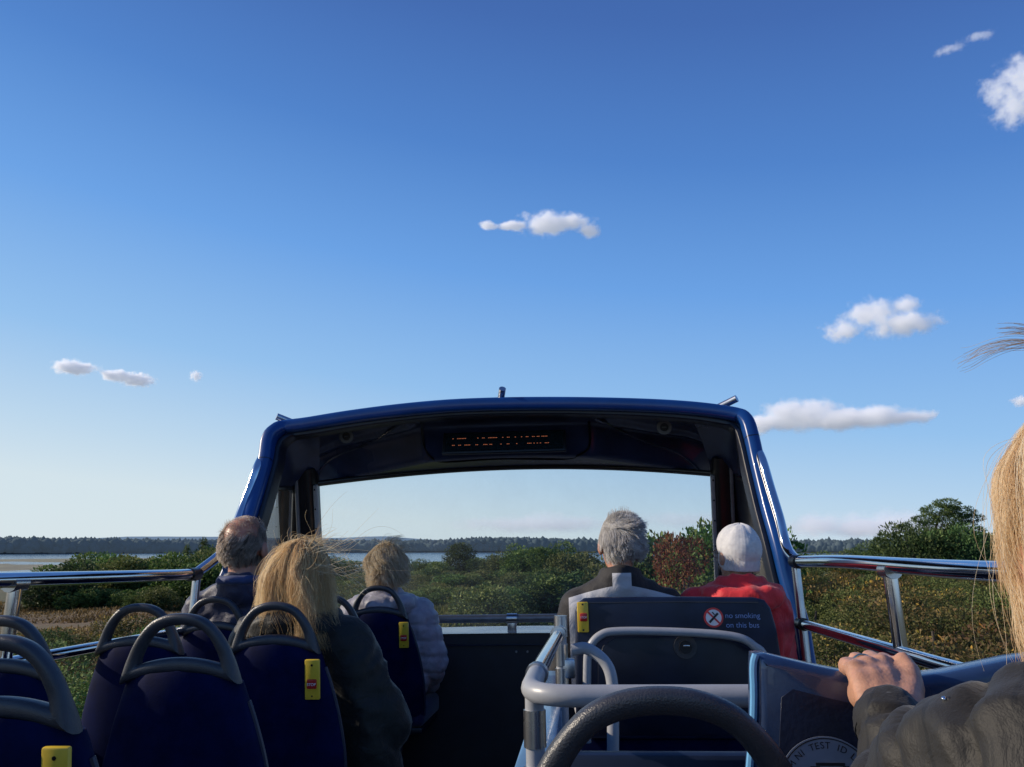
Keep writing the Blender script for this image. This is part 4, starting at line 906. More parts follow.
# 6 --- neighbour on the right: blonde head at the frame edge, left hand on the seat in front
def grip(g, hip):
    W = at(888, 716, 0.842) - hip; A = lambda x, y, Y: at(x, y, Y) - hip
    mcp = [A(894, 667, 0.932), A(881, 665, 0.920), A(867, 667, 0.908), A(855, 671, 0.897)]
    wr_ = [W + Vector(v) for v in ((0.014, 0.0, 0.004), (0.005, 0.0, 0.006), (-0.004, 0.0, 0.005), (-0.013, 0, 0.0))]
    ln = [0.040, 0.043, 0.040, 0.031]
    for k in range(4):
        chain(g, [wr_[k], lerp(wr_[k], mcp[k], 0.6) + Vector((0, -0.002, 0.005)), mcp[k]], [0.0140, 0.0120, 0.0105], 12)
        cap(g, lerp(wr_[k], mcp[k], 0.45) + Vector((0, -0.005, 0.0125)), mcp[k] + Vector((0, -0.004, 0.0045)), 0.0022, 0.0052, 10)   # tendon
        ell(g, mcp[k] + Vector((0, -0.003, 0.0025)), (0.0108, 0.0115, 0.0105))
        a = mcp[k]; b = Vector((a.x + 0.004, 0.978 - hip.y - 0.006 * k, a.z + 0.001)); b = a + (b - a).normalized() * ln[k] + Vector((0, 0, 0.002))
        c = b + Vector((0.001, 0.010, -0.024)) * (ln[k] / 0.042); d = c + Vector((0.0, -0.003, -0.019)) * (ln[k] / 0.042)
        chain(g, [a, b, c, d], [0.0098, 0.0092, 0.0084, 0.0072], 12); ell(g, b, (0.0096, 0.0096, 0.0096))
    ell(g, lerp(W, (mcp[1] + mcp[2]) * 0.5, 0.55) + Vector((0.001, 0.004, -0.008)), (0.033, 0.030, 0.024))
    t0 = W + Vector((0.020, 0.006, 0.006)); t1 = A(911, 688, 0.880); t2 = A(909, 672, 0.902); t3 = A(903, 660, 0.915)
    chain(g, [t0, t1, t2, t3], [0.0165, 0.0135, 0.0115, 0.0090], 12); ell(g, t2, (0.0118,) * 3)
    cap(g, t1, mcp[0] + Vector((0.0, -0.02, -0.01)), 0.011, 0.010, 10)
    E = Vector((0.276, 0.668, -0.292)) - hip
    chain(g, [lerp(W, E, 0.02), lerp(W, E, 0.4), E], [0.0235, 0.030, 0.040])
r6, mh, J, H, hip = person('honey-blonde person in a dark padded jacket, half out of the frame at the right edge', (1137, 552), 0.62, yaw=0.10, tilt=0.10, sw=0.44, hs=0.97, hipz=-0.62, hip_y=-0.08,
    extra={'l': 1, 'fn': grip}, arms={'shl': (0.378, 0.50, -0.238), 'ell': (0.276, 0.668, -0.292), 'wrl': at(888, 716, 0.842), 'shr': (0.60, 0.52, -0.20)})
tag(r6, cat='person')
m_, nt, b, colo, tc = coat_mat('charcoal_padded', (0.013, 0.012, 0.0108), 0.62, 0.26, 22, sheen=0.10)
mp6 = N(nt, 'ShaderNodeSeparateXYZ'); vadd = N(nt, 'ShaderNodeVectorMath', operation='ADD'); vadd.inputs[1].default_value = hip; lk(nt, tc.outputs['Object'], vadd.inputs[0]); lk(nt, vadd.outputs[0], mp6.inputs[0])
def seam_u(nt, cx, cy, cz, wob): 
    u = mth(nt, 'ADD', mth(nt, 'MULTIPLY', mp6.outputs[0], cx), mth(nt, 'ADD', mth(nt, 'MULTIPLY', mp6.outputs[1], cy), mth(nt, 'MULTIPLY', mp6.outputs[2], cz)))
    a = mth(nt, 'ABSOLUTE', mth(nt, 'SUBTRACT', mth(nt, 'FRACT', u), 0.5)); return mth(nt, 'LESS_THAN', a, 0.028)
sl = seam_u(nt, 0.55 / 0.052, -0.62 / 0.052, 0.25 / 0.052, 0.3)
lk(nt, mixc(nt, mth(nt, 'MULTIPLY', sl, 0.8), colo, (0.004, 0.004, 0.004)), b.inputs['Base Color'])
jk_prims = {}
def pad6(p):
    q = p + hip
    # baffles across the forearm and upper arm
    e = Vector((0.276, 0.668, -0.292)); w_ = at(888, 716, 0.842); s_ = Vector((0.285, 0.49, -0.185))
    d1 = (w_ - e); t1 = (q - e).dot(d1) / d1.length_squared; d2 = (e - s_); t2 = (q - s_).dot(d2) / d2.length_squared
    fore = 1 if (t1 > 0.0 and q.y > 0.68) else 0
    if fore: u = t1 * 4.4 + 0.25 * mnoise.noise(q * 9)
    else: u = (q.x * 0.55 + q.z * 0.25 - q.y * 0.62) / 0.052
    a = abs((u % 1) - 0.5) * 2
    pleat = mnoise.noise(Vector((q.x * 46, q.y * 46, q.z * 46))) * (0.35 + a ** 2) * 0.0042        # gathers at the seams
    return (0.008 if fore else 0.013) * (1 - a ** 6) - 0.005 + pleat + wrinkle(0.0060, 13, 3.0)(p) + wrinkle(0.0016, 55, 1.0)(p)
def ex6(g):
    A = lambda x, y, Y: at(x, y, Y) - hip
    # padded upper arm, hem of the open jacket front and the turned-down hood on the shoulder
    cap(g, A(912, 800, 0.63), A(962, 775, 0.57), 0.034, 0.042); cap(g, A(972, 775, 0.55), A(1050, 775, 0.50), 0.042, 0.050)
    cap(g, A(962, 728, 0.53), A(1016, 722, 0.51), 0.010, 0.017); cap(g, A(1008, 728, 0.51), A(1075, 722, 0.50), 0.019, 0.028)
    w_ = at(888, 716, 0.842) - hip; e = J['ell']
    chain(g, [e, lerp(e, w_, 0.55), lerp(e, w_, 0.97)], [0.047, 0.0395, 0.0325])
jk = coat(r6, J, 0.42, m_, 0.012, collar=0.060, hood=False, yoke=0.6, extra=ex6, voxel=0.0055, smooth=3, disp=pad6, skip=('l',))
# cuff
w_ = at(888, 716, 0.842) - hip; e = J['ell']; g = G()
tdir = (w_ - e).normalized(); g.tube([lerp(e, w_, 0.93), lerp(e, w_, 0.99), lerp(e, w_, 1.01), lerp(e, w_, 1.0)], [0.0345, 0.0335, 0.0315, 0.027], 24, cap=False); g.build('cuff', m_, jk, ang=80)
p = at(944, 699, 0.52) - hip; g = G(); ell(g, p, (0.0017, 0.0017, 0.0017)); zp = g.build('zip_end', M['chrome'], jk); g = G(); cap(g, p + Vector((0.003, 0, -0.001)), p + Vector((0.016, 0.0, -0.004)), 0.0026, 0.0032); g.build('zip_pull', M['rubber'], jk)
# ring on the ring finger
a = at(867, 667, 0.908) - hip; b_ = Vector((a.x + 0.004, 0.966 - hip.y, a.z + 0.001)); dr = (b_ - a).normalized(); g = G(); c = a + dr * 0.015
u_ = dr.orthogonal().normalized(); v_ = dr.cross(u_); g.tube([c + (u_ * math.cos(k) + v_ * math.sin(k)) * 0.0107 for k in np.linspace(0, 2 * PI, 25)], 0.0016, 8, cap=False); g.build('ring', M['gold'], r6)
acc = lambda D: ((D[:, 1] < 0.45) | (D[:, 2] > 0.5)) & (D[:, 2] > -0.6)
hc = cap_obj('hair', mh, 0.97, lambda D: (D[:, 1] < 0.4) & (D[:, 2] > -0.8) | (D[:, 2] > 0.5), M['honey'], r6, 1.05, 0.4)
bod = [(J['neck'] + Vector((0, 0, -0.10)), (0.13, 0.13, 0.09)), (J['neck'], (0.09, 0.10, 0.09))]
cmbf = lambda D: np.stack([np.sign(D[:, 0]) * 0.10 + D[:, 0] * 0.2, -0.25 + 0 * D[:, 1], -0.3 * (D[:, 2] < 0.5)], 1)
PA, t_ = grow(mh, 0.97, acc, 30000, 0.118, 18, 0.10, 0.36, (0.10, 0.06, 0.0), 0.13, 51, comb=cmbf, bodies=bod, off=1.09, wave=0.004, per=60); hair_tubes('long_hair', PA, 0.00024, M['honey'], hc, t_ + 0.12, 0.5)
PA, t_ = grow(mh, 0.97, lambda D: acc(D) & (D[:, 0] < 0.1), 130, 0.12, 16, 0.20, 0.30, (0.08, 0.03, 0.0), 0.20, 52, comb=cmbf, bodies=bod, off=1.11, lvar=0.5); hair_tubes('flyaway_hair', PA, 0.0002, M['honey'], hc, t_ + 0.35, 0.5)
# one lock lifted by the wind above the head
lk_ = [at(1075, 372, 0.50), at(1040, 346, 0.50), at(1012, 344, 0.50), at(988, 350, 0.50), at(968, 361, 0.50), at(955, 367, 0.50)]; top_ = mh @ Vector((-0.02, 0.0, 0.115)) + hip
base_ = spline([top_, at(1085, 420, 0.51)] + lk_, 5); PB = []
for k in range(34):
    o_ = Vector(rng.normal(0, 0.0016, 3)); e_ = rng.uniform(0.72, 1.0); f_ = rng.uniform(0.6, 2.2); n_ = len(base_); idx = np.linspace(0, (n_ - 1) * e_, 26)
    PB.append([(lerp(base_[int(i)], base_[min(n_ - 1, int(i) + 1)], i - int(i)) - hip + o_ * (0.5 + f_ * i / n_) + Vector((0, 0, 0.0015 * math.sin(i * 0.25 + k)))) for i in idx])
hair_tubes('lifted_lock', np.array(PB), 0.00022, M['honey'], hc, 0.4 + rng.normal(0, 0.15, 34), 0.4)
lk2 = [at(1075, 345, 0.52), at(1040, 334, 0.52), at(1018, 330, 0.52), at(1000, 331, 0.52)]; base_ = spline([top_, at(1090, 400, 0.52)] + lk2, 5); PB = []
for k in range(34):
    o_ = Vector(rng.normal(0, 0.0014, 3)); n_ = len(base_); idx = np.linspace(0, (n_ - 1) * rng.uniform(0.8, 1), 24); PB.append([(lerp(base_[int(i)], base_[min(n_ - 1, int(i) + 1)], i - int(i)) - hip + o_ * (0.5 + 1.4 * i / n_)) for i in idx])
hair_tubes('lifted_lock', np.array(PB), 0.00028, M['honey'], hc, 0.4 + rng.normal(0, 0.15, 34), 0.4)
# ================================================================== LANDSCAPE (world coordinates, sea level -5 m)
SEA = -5.0
def sst_np(a, b, x):
    t = np.clip((x - a) / (b - a), 0, 1); return t * t * (3 - 2 * t)
def vnoise(x, y, s, seed=0):
    """cheap smooth value noise, numpy"""
    x = np.asarray(x) / s + seed * 17.3; y = np.asarray(y) / s + seed * 5.1
    xi = np.floor(x).astype(np.int64); yi = np.floor(y).astype(np.int64); fx = x - xi; fy = y - yi
    fx = fx * fx * (3 - 2 * fx); fy = fy * fy * (3 - 2 * fy)
    def h(a, b):
        n = (a * 374761393 + b * 668265263 + seed * 974711) & 0xffffffff
        n = ((n ^ (n >> 13)) * 1274126177) & 0xffffffff
        return ((n ^ (n >> 16)) & 0xffff) / 65535.0
    return (h(xi, yi) * (1 - fx) + h(xi + 1, yi) * fx) * (1 - fy) + (h(xi, yi + 1) * (1 - fx) + h(xi + 1, yi + 1) * fx) * fy
def fbm(x, y, s, seed=0, o=4):
    return sum(vnoise(x, y, s / 2 ** k, seed + k) * 0.5 ** k for k in range(o)) / sum(0.5 ** k for k in range(o))
def road_x(y):   # centre line of the road
    return 1.10 + 0.0065 * np.maximum(0, np.asarray(y, float) - 58) ** 2
def road_z(y):   # the road runs downhill ahead of the bus
    y = np.asarray(y, float); return -0.02 - 0.065 * np.clip(y - 16, 0, 46) * sst_np(14, 24, y)
def height(x, y):
    x = np.asarray(x, float); y = np.asarray(y, float)
    d = np.hypot(x, y); az = np.degrees(np.arctan2(x, np.maximum(y, 1e-3) if y.ndim == 0 else y))
    fall = sst_np(25, 230, d) * (0.55 + 0.45 * sst_np(25, -5, az))
    z = -0.12 - 4.9 * fall
    z += (fbm(x, y, 24, 3) - 0.5) * 1.3 * sst_np(6, 30, d)
    # tidal flats: level mud close to the water line on the left
    flat = sst_np(150, 210, d) * sst_np(-20, -28, az) 
    mud = SEA + 0.10 + (fbm(x * 0.28, y, 34, 8) - 0.5) * 0.75
    z = z * (1 - flat) + mud * flat
    out = sst_np(265, 330, d - 230 * sst_np(-8, -22, az)) * sst_np(34, 14, az)
    z = z * (1 - out) + (SEA - 2.5) * out
    # land on the far shore
    far = sst_np(735, 770, d + (fbm(x, y, 160, 5) - 0.5) * 50)
    z = z * (1 - far) + (SEA + 1.2 + (fbm(x, y, 300, 6)) * 4) * far
    # road bed
    rx = np.abs(x - road_x(y)); rb = sst_np(7.0, 3.8, rx) * (y < 130)
    return z * (1 - rb) + (road_z(y) - 0.02) * rb
def hz(x, y): return float(height(np.array([x]), np.array([y]))[0])

# ground sheet
rad = np.concatenate([np.linspace(0.5, 30, 50), np.geomspace(31, 400, 110), np.geomspace(410, 9000, 50)])
ang = np.concatenate([np.linspace(-60, 60, 241), np.linspace(60, 300, 61)[1:-1]])
na = len(ang); A_, R_ = np.meshgrid(np.radians(ang), rad)
gx, gy = np.sin(A_) * R_, np.cos(A_) * R_
gz_ = height(gx, gy)
V = np.stack([gx, gy, gz_], -1).reshape(-1, 3)
F = [(j * na + i, j * na + (i + 1) % na, (j + 1) * na + (i + 1) % na, (j + 1) * na + i) for j in range(len(rad) - 1) for i in range(na)]
me = bpy.data.meshes.new('ground'); me.from_pydata(V.tolist(), [], F); me.polygons.foreach_set('use_smooth', [True] * len(F))
xs, ys = gx.reshape(-1), gy.reshape(-1); dd = np.hypot(xs, ys)
azs = np.degrees(np.arctan2(xs, ys))
brk = sst_np(22, 30, dd) * sst_np(66, 46, dd) * sst_np(-8, -16, azs) * sst_np(0.30, 0.5, fbm(xs, ys, 12, 21) + 0.15)
at_ = me.attributes.new('bracken', 'FLOAT', 'POINT'); at_.data.foreach_set('value', brk)
mudm = sst_np(140, 190, dd) * (dd < 600) * sst_np(-17, -24, azs)
at_ = me.attributes.new('mud', 'FLOAT', 'POINT'); at_.data.foreach_set('value', mudm.astype(float))
at_ = me.attributes.new('far_land', 'FLOAT', 'POINT'); at_.data.foreach_set('value', (dd > 640).astype(float))
gm, nt, out = new_mat('heath_ground')
b = N(nt, 'ShaderNodeBsdfPrincipled', Roughness=0.95); lk(nt, b.outputs[0], out.inputs[0])
ge = N(nt, 'ShaderNodeNewGeometry')
n1 = N(nt, 'ShaderNodeTexNoise', Scale=0.12, Detail=8.0, Roughness=0.65); lk(nt, ge.outputs['Position'], n1.inputs['Vector'])
n2 = N(nt, 'ShaderNodeTexNoise', Scale=2.5, Detail=6.0, Roughness=0.7); lk(nt, ge.outputs['Position'], n2.inputs['Vector'])
c1 = ramp(nt, n1.outputs[0], [(0.3, (0.045, 0.050, 0.016)), (0.5, (0.075, 0.078, 0.026)), (0.62, (0.10, 0.085, 0.035)), (0.75, (0.06, 0.075, 0.022))])
c2 = ramp(nt, n2.outputs[0], [(0.3, (0.45,) * 3), (0.7, (1.3,) * 3)])
cc = mixc(nt, 1.0, c1.outputs[0], c2.outputs[0], 'MULTIPLY')
ab = N(nt, 'ShaderNodeAttribute', attribute_name='bracken')
cb = ramp(nt, n2.outputs[0], [(0.3, (0.05, 0.032, 0.016)), (0.55, (0.15, 0.095, 0.045)), (0.75, (0.22, 0.15, 0.075))])
cc = mixc(nt, ab.outputs['Fac'], cc, cb.outputs[0])
am = N(nt, 'ShaderNodeAttribute', attribute_name='mud')
n4 = N(nt, 'ShaderNodeTexNoise', Scale=0.05, Detail=6.0); lk(nt, ge.outputs['Position'], n4.inputs['Vector'])
cm = ramp(nt, n4.outputs[0], [(0.3, (0.13, 0.125, 0.085)), (0.5, (0.20, 0.19, 0.125)), (0.7, (0.155, 0.17, 0.085))])
cc = mixc(nt, am.outputs['Fac'], cc, cm.outputs[0])
ad = N(nt, 'ShaderNodeAttribute', attribute_name='far_land'); cc = mixc(nt, ad.outputs['Fac'], cc, (0.03, 0.042, 0.036)); lk(nt, cc, b.inputs['Base Color'])
bp = N(nt, 'ShaderNodeBump', Strength=0.8, Distance=0.08); lk(nt, n2.outputs[0], bp.inputs['Height']); lk(nt, bp.outputs[0], b.inputs['Normal'])
me.materials.append(gm)
o = bpy.data.objects.new('ground', me); COL.objects.link(o); tag(o, kind='structure')
# road with a broken centre line and white edge lines
ry = np.concatenate([np.linspace(-30, 45, 30), np.linspace(46, 120, 60)])
def strip(name, off, w, z, m, ys_):
    g = G(); vs = []
    for y in ys_:
        c = float(road_x(y)); dx = float(road_x(y + 0.5) - road_x(y - 0.5)); t = Vector((dx, 1, 0)).normalized(); nn = Vector((t.y, -t.x, 0))
        for s_ in (-w / 2, w / 2): p = Vector((c, y, z + float(road_z(y)))) + nn * (off + s_); vs.append(p)
    g.add(vs, [(2 * i, 2 * i + 1, 2 * i + 3, 2 * i + 2) for i in range(len(ys_) - 1)])
    return g.build(name, m, smooth=False)
M['asphalt'] = mat('asphalt', (0.05, 0.05, 0.052), 0.85, var=0.3, scale=8, bump=0.3, bscale=60)
M['line'] = mat('road_paint', (0.6, 0.6, 0.58), 0.6, var=0.15, scale=20)
tag(strip('road', 0, 5.9, 0.02, M['asphalt'], ry), kind='structure')
g = G()
for k in range(-4, 18):
    y0 = k * 6.0
    for yy in np.linspace(y0, y0 + 2, 3)[:-1]:
        q = []
        for y in (yy, yy + 1.0):
            c = float(road_x(y)); zz = 0.024 + float(road_z(y)); q += [(c - 0.05, y, zz), (c + 0.05, y, zz)]
        g.add(q, [(0, 1, 3, 2)])
tag(g.build('road_markings', M['line'], smooth=False), kind='structure')
# sea
wm, nt, out = new_mat('sea_water')
b = N(nt, 'ShaderNodeBsdfPrincipled', Roughness=0.16); b.inputs['Base Color'].default_value = (0.035, 0.075, 0.12, 1); b.inputs['IOR'].default_value = 1.33
lk(nt, b.outputs[0], out.inputs[0]); ge = N(nt, 'ShaderNodeNewGeometry')
mp = N(nt, 'ShaderNodeMapping'); mp.inputs['Scale'].default_value = (0.35, 1.0, 1.0); lk(nt, ge.outputs['Position'], mp.inputs[0])
n1 = N(nt, 'ShaderNodeTexNoise', Scale=0.9, Detail=5.0); lk(nt, mp.outputs[0], n1.inputs['Vector'])
bp = N(nt, 'ShaderNodeBump', Strength=0.5, Distance=0.5); lk(nt, n1.outputs[0], bp.inputs['Height']); lk(nt, bp.outputs[0], b.inputs['Normal'])
g = G(); g.grid(lambda a, b_: ((a - 0.5) * 6000, 60 + b_ * 4000, SEA), 8, 8); tag(g.build('sea', wm, smooth=False), kind='structure')

# ------------------------------------------------------------------ foliage
def foliage_mat(name, cols, trans=0.25, rough=0.7):
    m, nt, out = new_mat(name)
    a = N(nt, 'ShaderNodeAttribute', attribute_name='tint'); oi = N(nt, 'ShaderNodeObjectInfo')
    rp = ramp(nt, a.outputs['Fac'], cols)
    hs = N(nt, 'ShaderNodeHueSaturation'); lk(nt, rp.outputs[0], hs.inputs['Color'])
    lk(nt, mth(nt, 'MULTIPLY_ADD', oi.outputs['Random'], 0.05, 0.475), hs.inputs['Hue'])
    lk(nt, mth(nt, 'MULTIPLY_ADD', oi.outputs['Random'], 0.5, 0.75), hs.inputs['Value'])
    d = N(nt, 'ShaderNodeBsdfPrincipled', Roughness=rough); d.inputs['Specular IOR Level'].default_value = 0.25; lk(nt, hs.outputs[0], d.inputs['Base Color'])
    t = N(nt, 'ShaderNodeBsdfTranslucent'); lk(nt, hs.outputs[0], t.inputs[0])
    mx = N(nt, 'ShaderNodeMixShader', Fac=trans); lk(nt, d.outputs[0], mx.inputs[1]); lk(nt, t.outputs[0], mx.inputs[2]); lk(nt, mx.outputs[0], out.inputs[0])
    return m
FM = {
 'gorse': foliage_mat('gorse_leaf', [(0.0, (0.0239, 0.0269, 0.0093)), (0.32, (0.0690, 0.0790, 0.0229)), (0.52, (0.1178, 0.1075, 0.0357)), (0.72, (0.1518, 0.1025, 0.0442)), (0.90, (0.1932, 0.1218, 0.0510)), (0.985, (0.3128, 0.1932, 0.0425)), (1.0, (0.4600, 0.2856, 0.0510))]),
 'shrub': foliage_mat('shrub_leaf', [(0.0, (0.0312, 0.0529, 0.0142)), (0.4, (0.0725, 0.1260, 0.0285)), (0.75, (0.1209, 0.1828, 0.0428)), (1.0, (0.2073, 0.2539, 0.0711))]),
 'olive': foliage_mat('olive_leaf', [(0.0, (0.0432, 0.0568, 0.0158)), (0.4, (0.1036, 0.1381, 0.0380)), (0.75, (0.1641, 0.1930, 0.0569)), (1.0, (0.2591, 0.2539, 0.0870))]),
 'dark': foliage_mat('dark_leaf', [(0.0, (0.0207, 0.0406, 0.0158)), (0.4, (0.0448, 0.0853, 0.0270)), (0.75, (0.0760, 0.1219, 0.0348)), (1.0, (0.1296, 0.1726, 0.0538))]),
 'pine': foliage_mat('pine_needle', [(0.0, (0.0242, 0.0447, 0.0158)), (0.4, (0.0588, 0.0974, 0.0285)), (0.75, (0.1123, 0.1524, 0.0443)), (1.0, (0.1900, 0.2133, 0.0711))]),
 'russet': foliage_mat('russet_leaf', [(0.0, (0.040, 0.018, 0.010)), (0.4, (0.150, 0.046, 0.022)), (0.75, (0.235, 0.080, 0.036)), (0.9, (0.24, 0.12, 0.05)), (1.0, (0.12, 0.13, 0.05))]),
 'heath': foliage_mat('heath_stem', [(0.0, (0.0518, 0.0529, 0.0189)), (0.4, (0.1140, 0.1341, 0.0380)), (0.75, (0.1728, 0.1930, 0.0569)), (1.0, (0.2764, 0.2539, 0.0870))]),
 'bracken': foliage_mat('bracken_stem', [(0.0, (0.0604, 0.0447, 0.0189)), (0.4, (0.1728, 0.1178, 0.0411)), (0.75, (0.3109, 0.2234, 0.0791)), (1.0, (0.4665, 0.3859, 0.1423))]),
 'grass': foliage_mat('grass_blade', [(0.0, (0.0691, 0.1118, 0.0221)), (0.5, (0.1468, 0.2438, 0.0443)), (1.0, (0.2764, 0.3453, 0.0791))]),
 'bark': mat('bark', (0.07, 0.055, 0.042), 0.9, var=0.4, scale=12, bump=0.5),
}
def quads_mesh(name, V, tint, m):
    n = len(V) // 4
    me = bpy.data.meshes.new(name); me.vertices.add(n * 4); me.vertices.foreach_set('co', V.astype(np.float32).reshape(-1))
    me.loops.add(n * 4); me.loops.foreach_set('vertex_index', np.arange(n * 4, dtype=np.int32))
    me.polygons.add(n); me.polygons.foreach_set('loop_start', np.arange(0, n * 4, 4, dtype=np.int32)); me.polygons.foreach_set('loop_total', np.full(n, 4, dtype=np.int32))
    me.update(calc_edges=True)
    a = me.attributes.new('tint', 'FLOAT', 'FACE'); a.data.foreach_set('value', np.clip(tint, 0, 1).astype(np.float32))
    me.materials.append(m); return me
def leaves(P, D, size, asp, spread=0.8):
    """rhombic leaves at P pointing roughly along D"""
    n = len(P); d = D + rng.normal(0, spread, (n, 3)); d /= np.linalg.norm(d, axis=1, keepdims=True) + 1e-9
    s = np.cross(d, rng.normal(0, 1, (n, 3))); s /= np.linalg.norm(s, axis=1, keepdims=True) + 1e-9
    L_ = (size * rng.uniform(0.6, 1.4, n))[:, None]; W = L_ * asp
    q = np.stack([P, P + d * L_ * 0.5 + s * W * 0.5, P + d * L_, P + d * L_ * 0.45 - s * W * 0.5], 1)
    return q.reshape(-1, 3)
def crown(blobs, n, size, asp, gap=0.35, shell=(0.72, 1.08), up=0.25, spread=0.8, tvar=0.22, sc=0.9):
    """blobs: (cx,cy,cz,rx,ry,rz); returns leaf quads and tints; holes from noise"""
    B = np.array(blobs, float); w = (B[:, 3] * B[:, 4] + B[:, 3] * B[:, 5] + B[:, 4] * B[:, 5]); w /= w.sum()
    k = rng.choice(len(B), n, p=w); d = rng.normal(0, 1, (n, 3)); d /= np.linalg.norm(d, axis=1, keepdims=True)
    r = rng.uniform(shell[0] ** 2, shell[1] ** 2, n) ** 0.5
    P = B[k, :3] + d * B[k, 3:] * r[:, None]
    lump = np.array([mnoise.noise(Vector(p) * sc) for p in P * 2.2]); lump2 = np.array([mnoise.noise(Vector(p) * sc * 2.6 + Vector((9, 3, 1))) for p in P * 2.2])
    P = P + d * (lump * 0.22 + lump2 * 0.12)[:, None] * B[k, 3:].mean(1)[:, None]
    keep = (lump2 + lump * 0.6 > -gap - 0.15 * rng.random(n)); 
    P, d, k, lump, lump2, r = P[keep], d[keep], k[keep], lump[keep], lump2[keep], r[keep]
    keep = P[:, 2] > 0.0
    P, d, k, lump, lump2, r = P[keep], d[keep], k[keep], lump[keep], lump2[keep], r[keep]
    dirs = d + np.array([0, 0, up])
    tint = 0.40 + (P[:, 2] / max(1e-6, P[:, 2].max()) - 0.55) * 0.35 + lump2 * 0.28 + lump * 0.25 + rng.normal(0, tvar, len(P)) + (r - 0.95) * 0.8 + d[:, 2] * 0.06  # inner and lower leaves tinted darker, shade put into the leaf colour
    return leaves(P, dirs, size, asp, spread), tint
def blob_set(n, w, h, base=0.25, seed=0, flat=1.0, bs=1.0):
    q = np.random.default_rng(seed); out = []
    for i in range(n):
        a = q.uniform(0, 2 * PI); rr = w * 0.5 * math.sqrt(q.uniform(0, 0.7)); hh = q.uniform(base, 0.82) * h * (1 - 0.35 * (rr / (w * 0.5)) ** 2)
        s = q.uniform(0.16, 0.30) * w * bs
        out.append((math.cos(a) * rr, math.sin(a) * rr, hh, s, s, s * flat * q.uniform(0.7, 1.05)))
    return out
def trunk_mesh(name, h, r, limbs, seed=0, lean=(0, 0)):
    q = np.random.default_rng(seed); g = G()
    top = Vector((lean[0], lean[1], h))
    pts = [Vector((0, 0, -0.3)), Vector((lean[0] * 0.2 + q.normal(0, .04), lean[1] * 0.2, h * 0.35)), Vector((lean[0] * 0.6, lean[1] * 0.6 + q.normal(0, .06), h * 0.7)), top]
    pp_ = spline(pts, 5); g.tube(pp_, list(np.linspace(r, r * 0.3, len(pp_))), 8)
    for (bx2, by2, bz2) in limbs:
        t = q.uniform(0.35, 0.8); s_ = pp_[int(t * (len(pp_) - 1))]; e = Vector((bx2, by2, bz2)); mid_ = lerp(s_, e, 0.5) + Vector((0, 0, -0.08 * (e - s_).length))
        lp = spline([s_, mid_, e], 4); g.tube(lp, list(np.linspace(r * 0.45, r * 0.08, len(lp))), 6)
    return g
def tree_proto(name, blobs, n, size, m, th, tr, gap=0.3, asp=0.5, seed=0, lean=(0, 0), **kw):
    """returns (crown mesh, trunk mesh)"""
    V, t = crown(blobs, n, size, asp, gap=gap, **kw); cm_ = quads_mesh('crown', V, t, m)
    tg = trunk_mesh('trunk', th, tr, [b[:3] for b in dict.fromkeys(blobs)], seed, lean); tmp = tg.build('trunk', FM['bark']); tm = tmp.data; bpy.data.objects.remove(tmp)
    return cm_, tm
def plant(name, proto, loc, s, rz, label, cat, group=None, sz=None):
    e = empty(name, loc, label, cat, group, bus=False, rz=rz); e.scale = (s, s, sz or s)
    for nm, me in zip(('crown', 'trunk'), proto):
        o = bpy.data.objects.new(nm, me); COL.objects.link(o); o.parent = e
    return e
def gpos(px, D, py=560):
    p = gp(px, py, D); return Vector((p.x, p.y, hz(p.x, p.y)))

P_shrub = [tree_proto('shrub', blob_set(9, 3.2, 2.6, 0.2, 40 + i), 6500, 0.17, FM[m_], 1.6, 0.07, seed=i) for i, m_ in enumerate(('shrub', 'olive', 'dark', 'shrub'))]
P_bushy = [tree_proto('tree', blob_set(14, 5.0, 5.0, 0.3, 60 + i), 9000, 0.22, FM[m_], 3.2, 0.14, seed=i + 9) for i, m_ in enumerate(('shrub', 'dark', 'olive'))]
P_russ = tree_proto('russet', blob_set(10, 3.4, 4.4, 0.2, 81), 12000, 0.12, FM['russet'], 2.6, 0.10, gap=0.28, seed=31)
P_round = tree_proto('round', [(0, 0, 2.9, 2.1, 2.1, 2.0), (0.7, 0.2, 2.0, 1.7, 1.7, 1.5), (-0.8, 0.1, 2.0, 1.6, 1.6, 1.5), (0.1, 0, 3.9, 1.2, 1.2, 1.0), (0.1, -0.3, 1.1, 1.9, 1.7, 1.0)], 11000, 0.22, FM['dark'], 2.5, 0.2, gap=0.5, seed=33)
con = []
qc = np.random.default_rng(5)
for k in range(26):
    t = k / 25; zz = 1.0 + t * 5.6; rr = (1 - t) * 1.7 + 0.2; a = k * 2.4
    con.append((math.cos(a) * rr * 0.6, math.sin(a) * rr * 0.6, zz, 0.55 * (1 - t) + 0.28, 0.55 * (1 - t) + 0.28, 0.36))
P_con = tree_proto('conifer', con, 9000, 0.20, FM['pine'], 6.4, 0.16, gap=0.25, seed=12, asp=0.3)
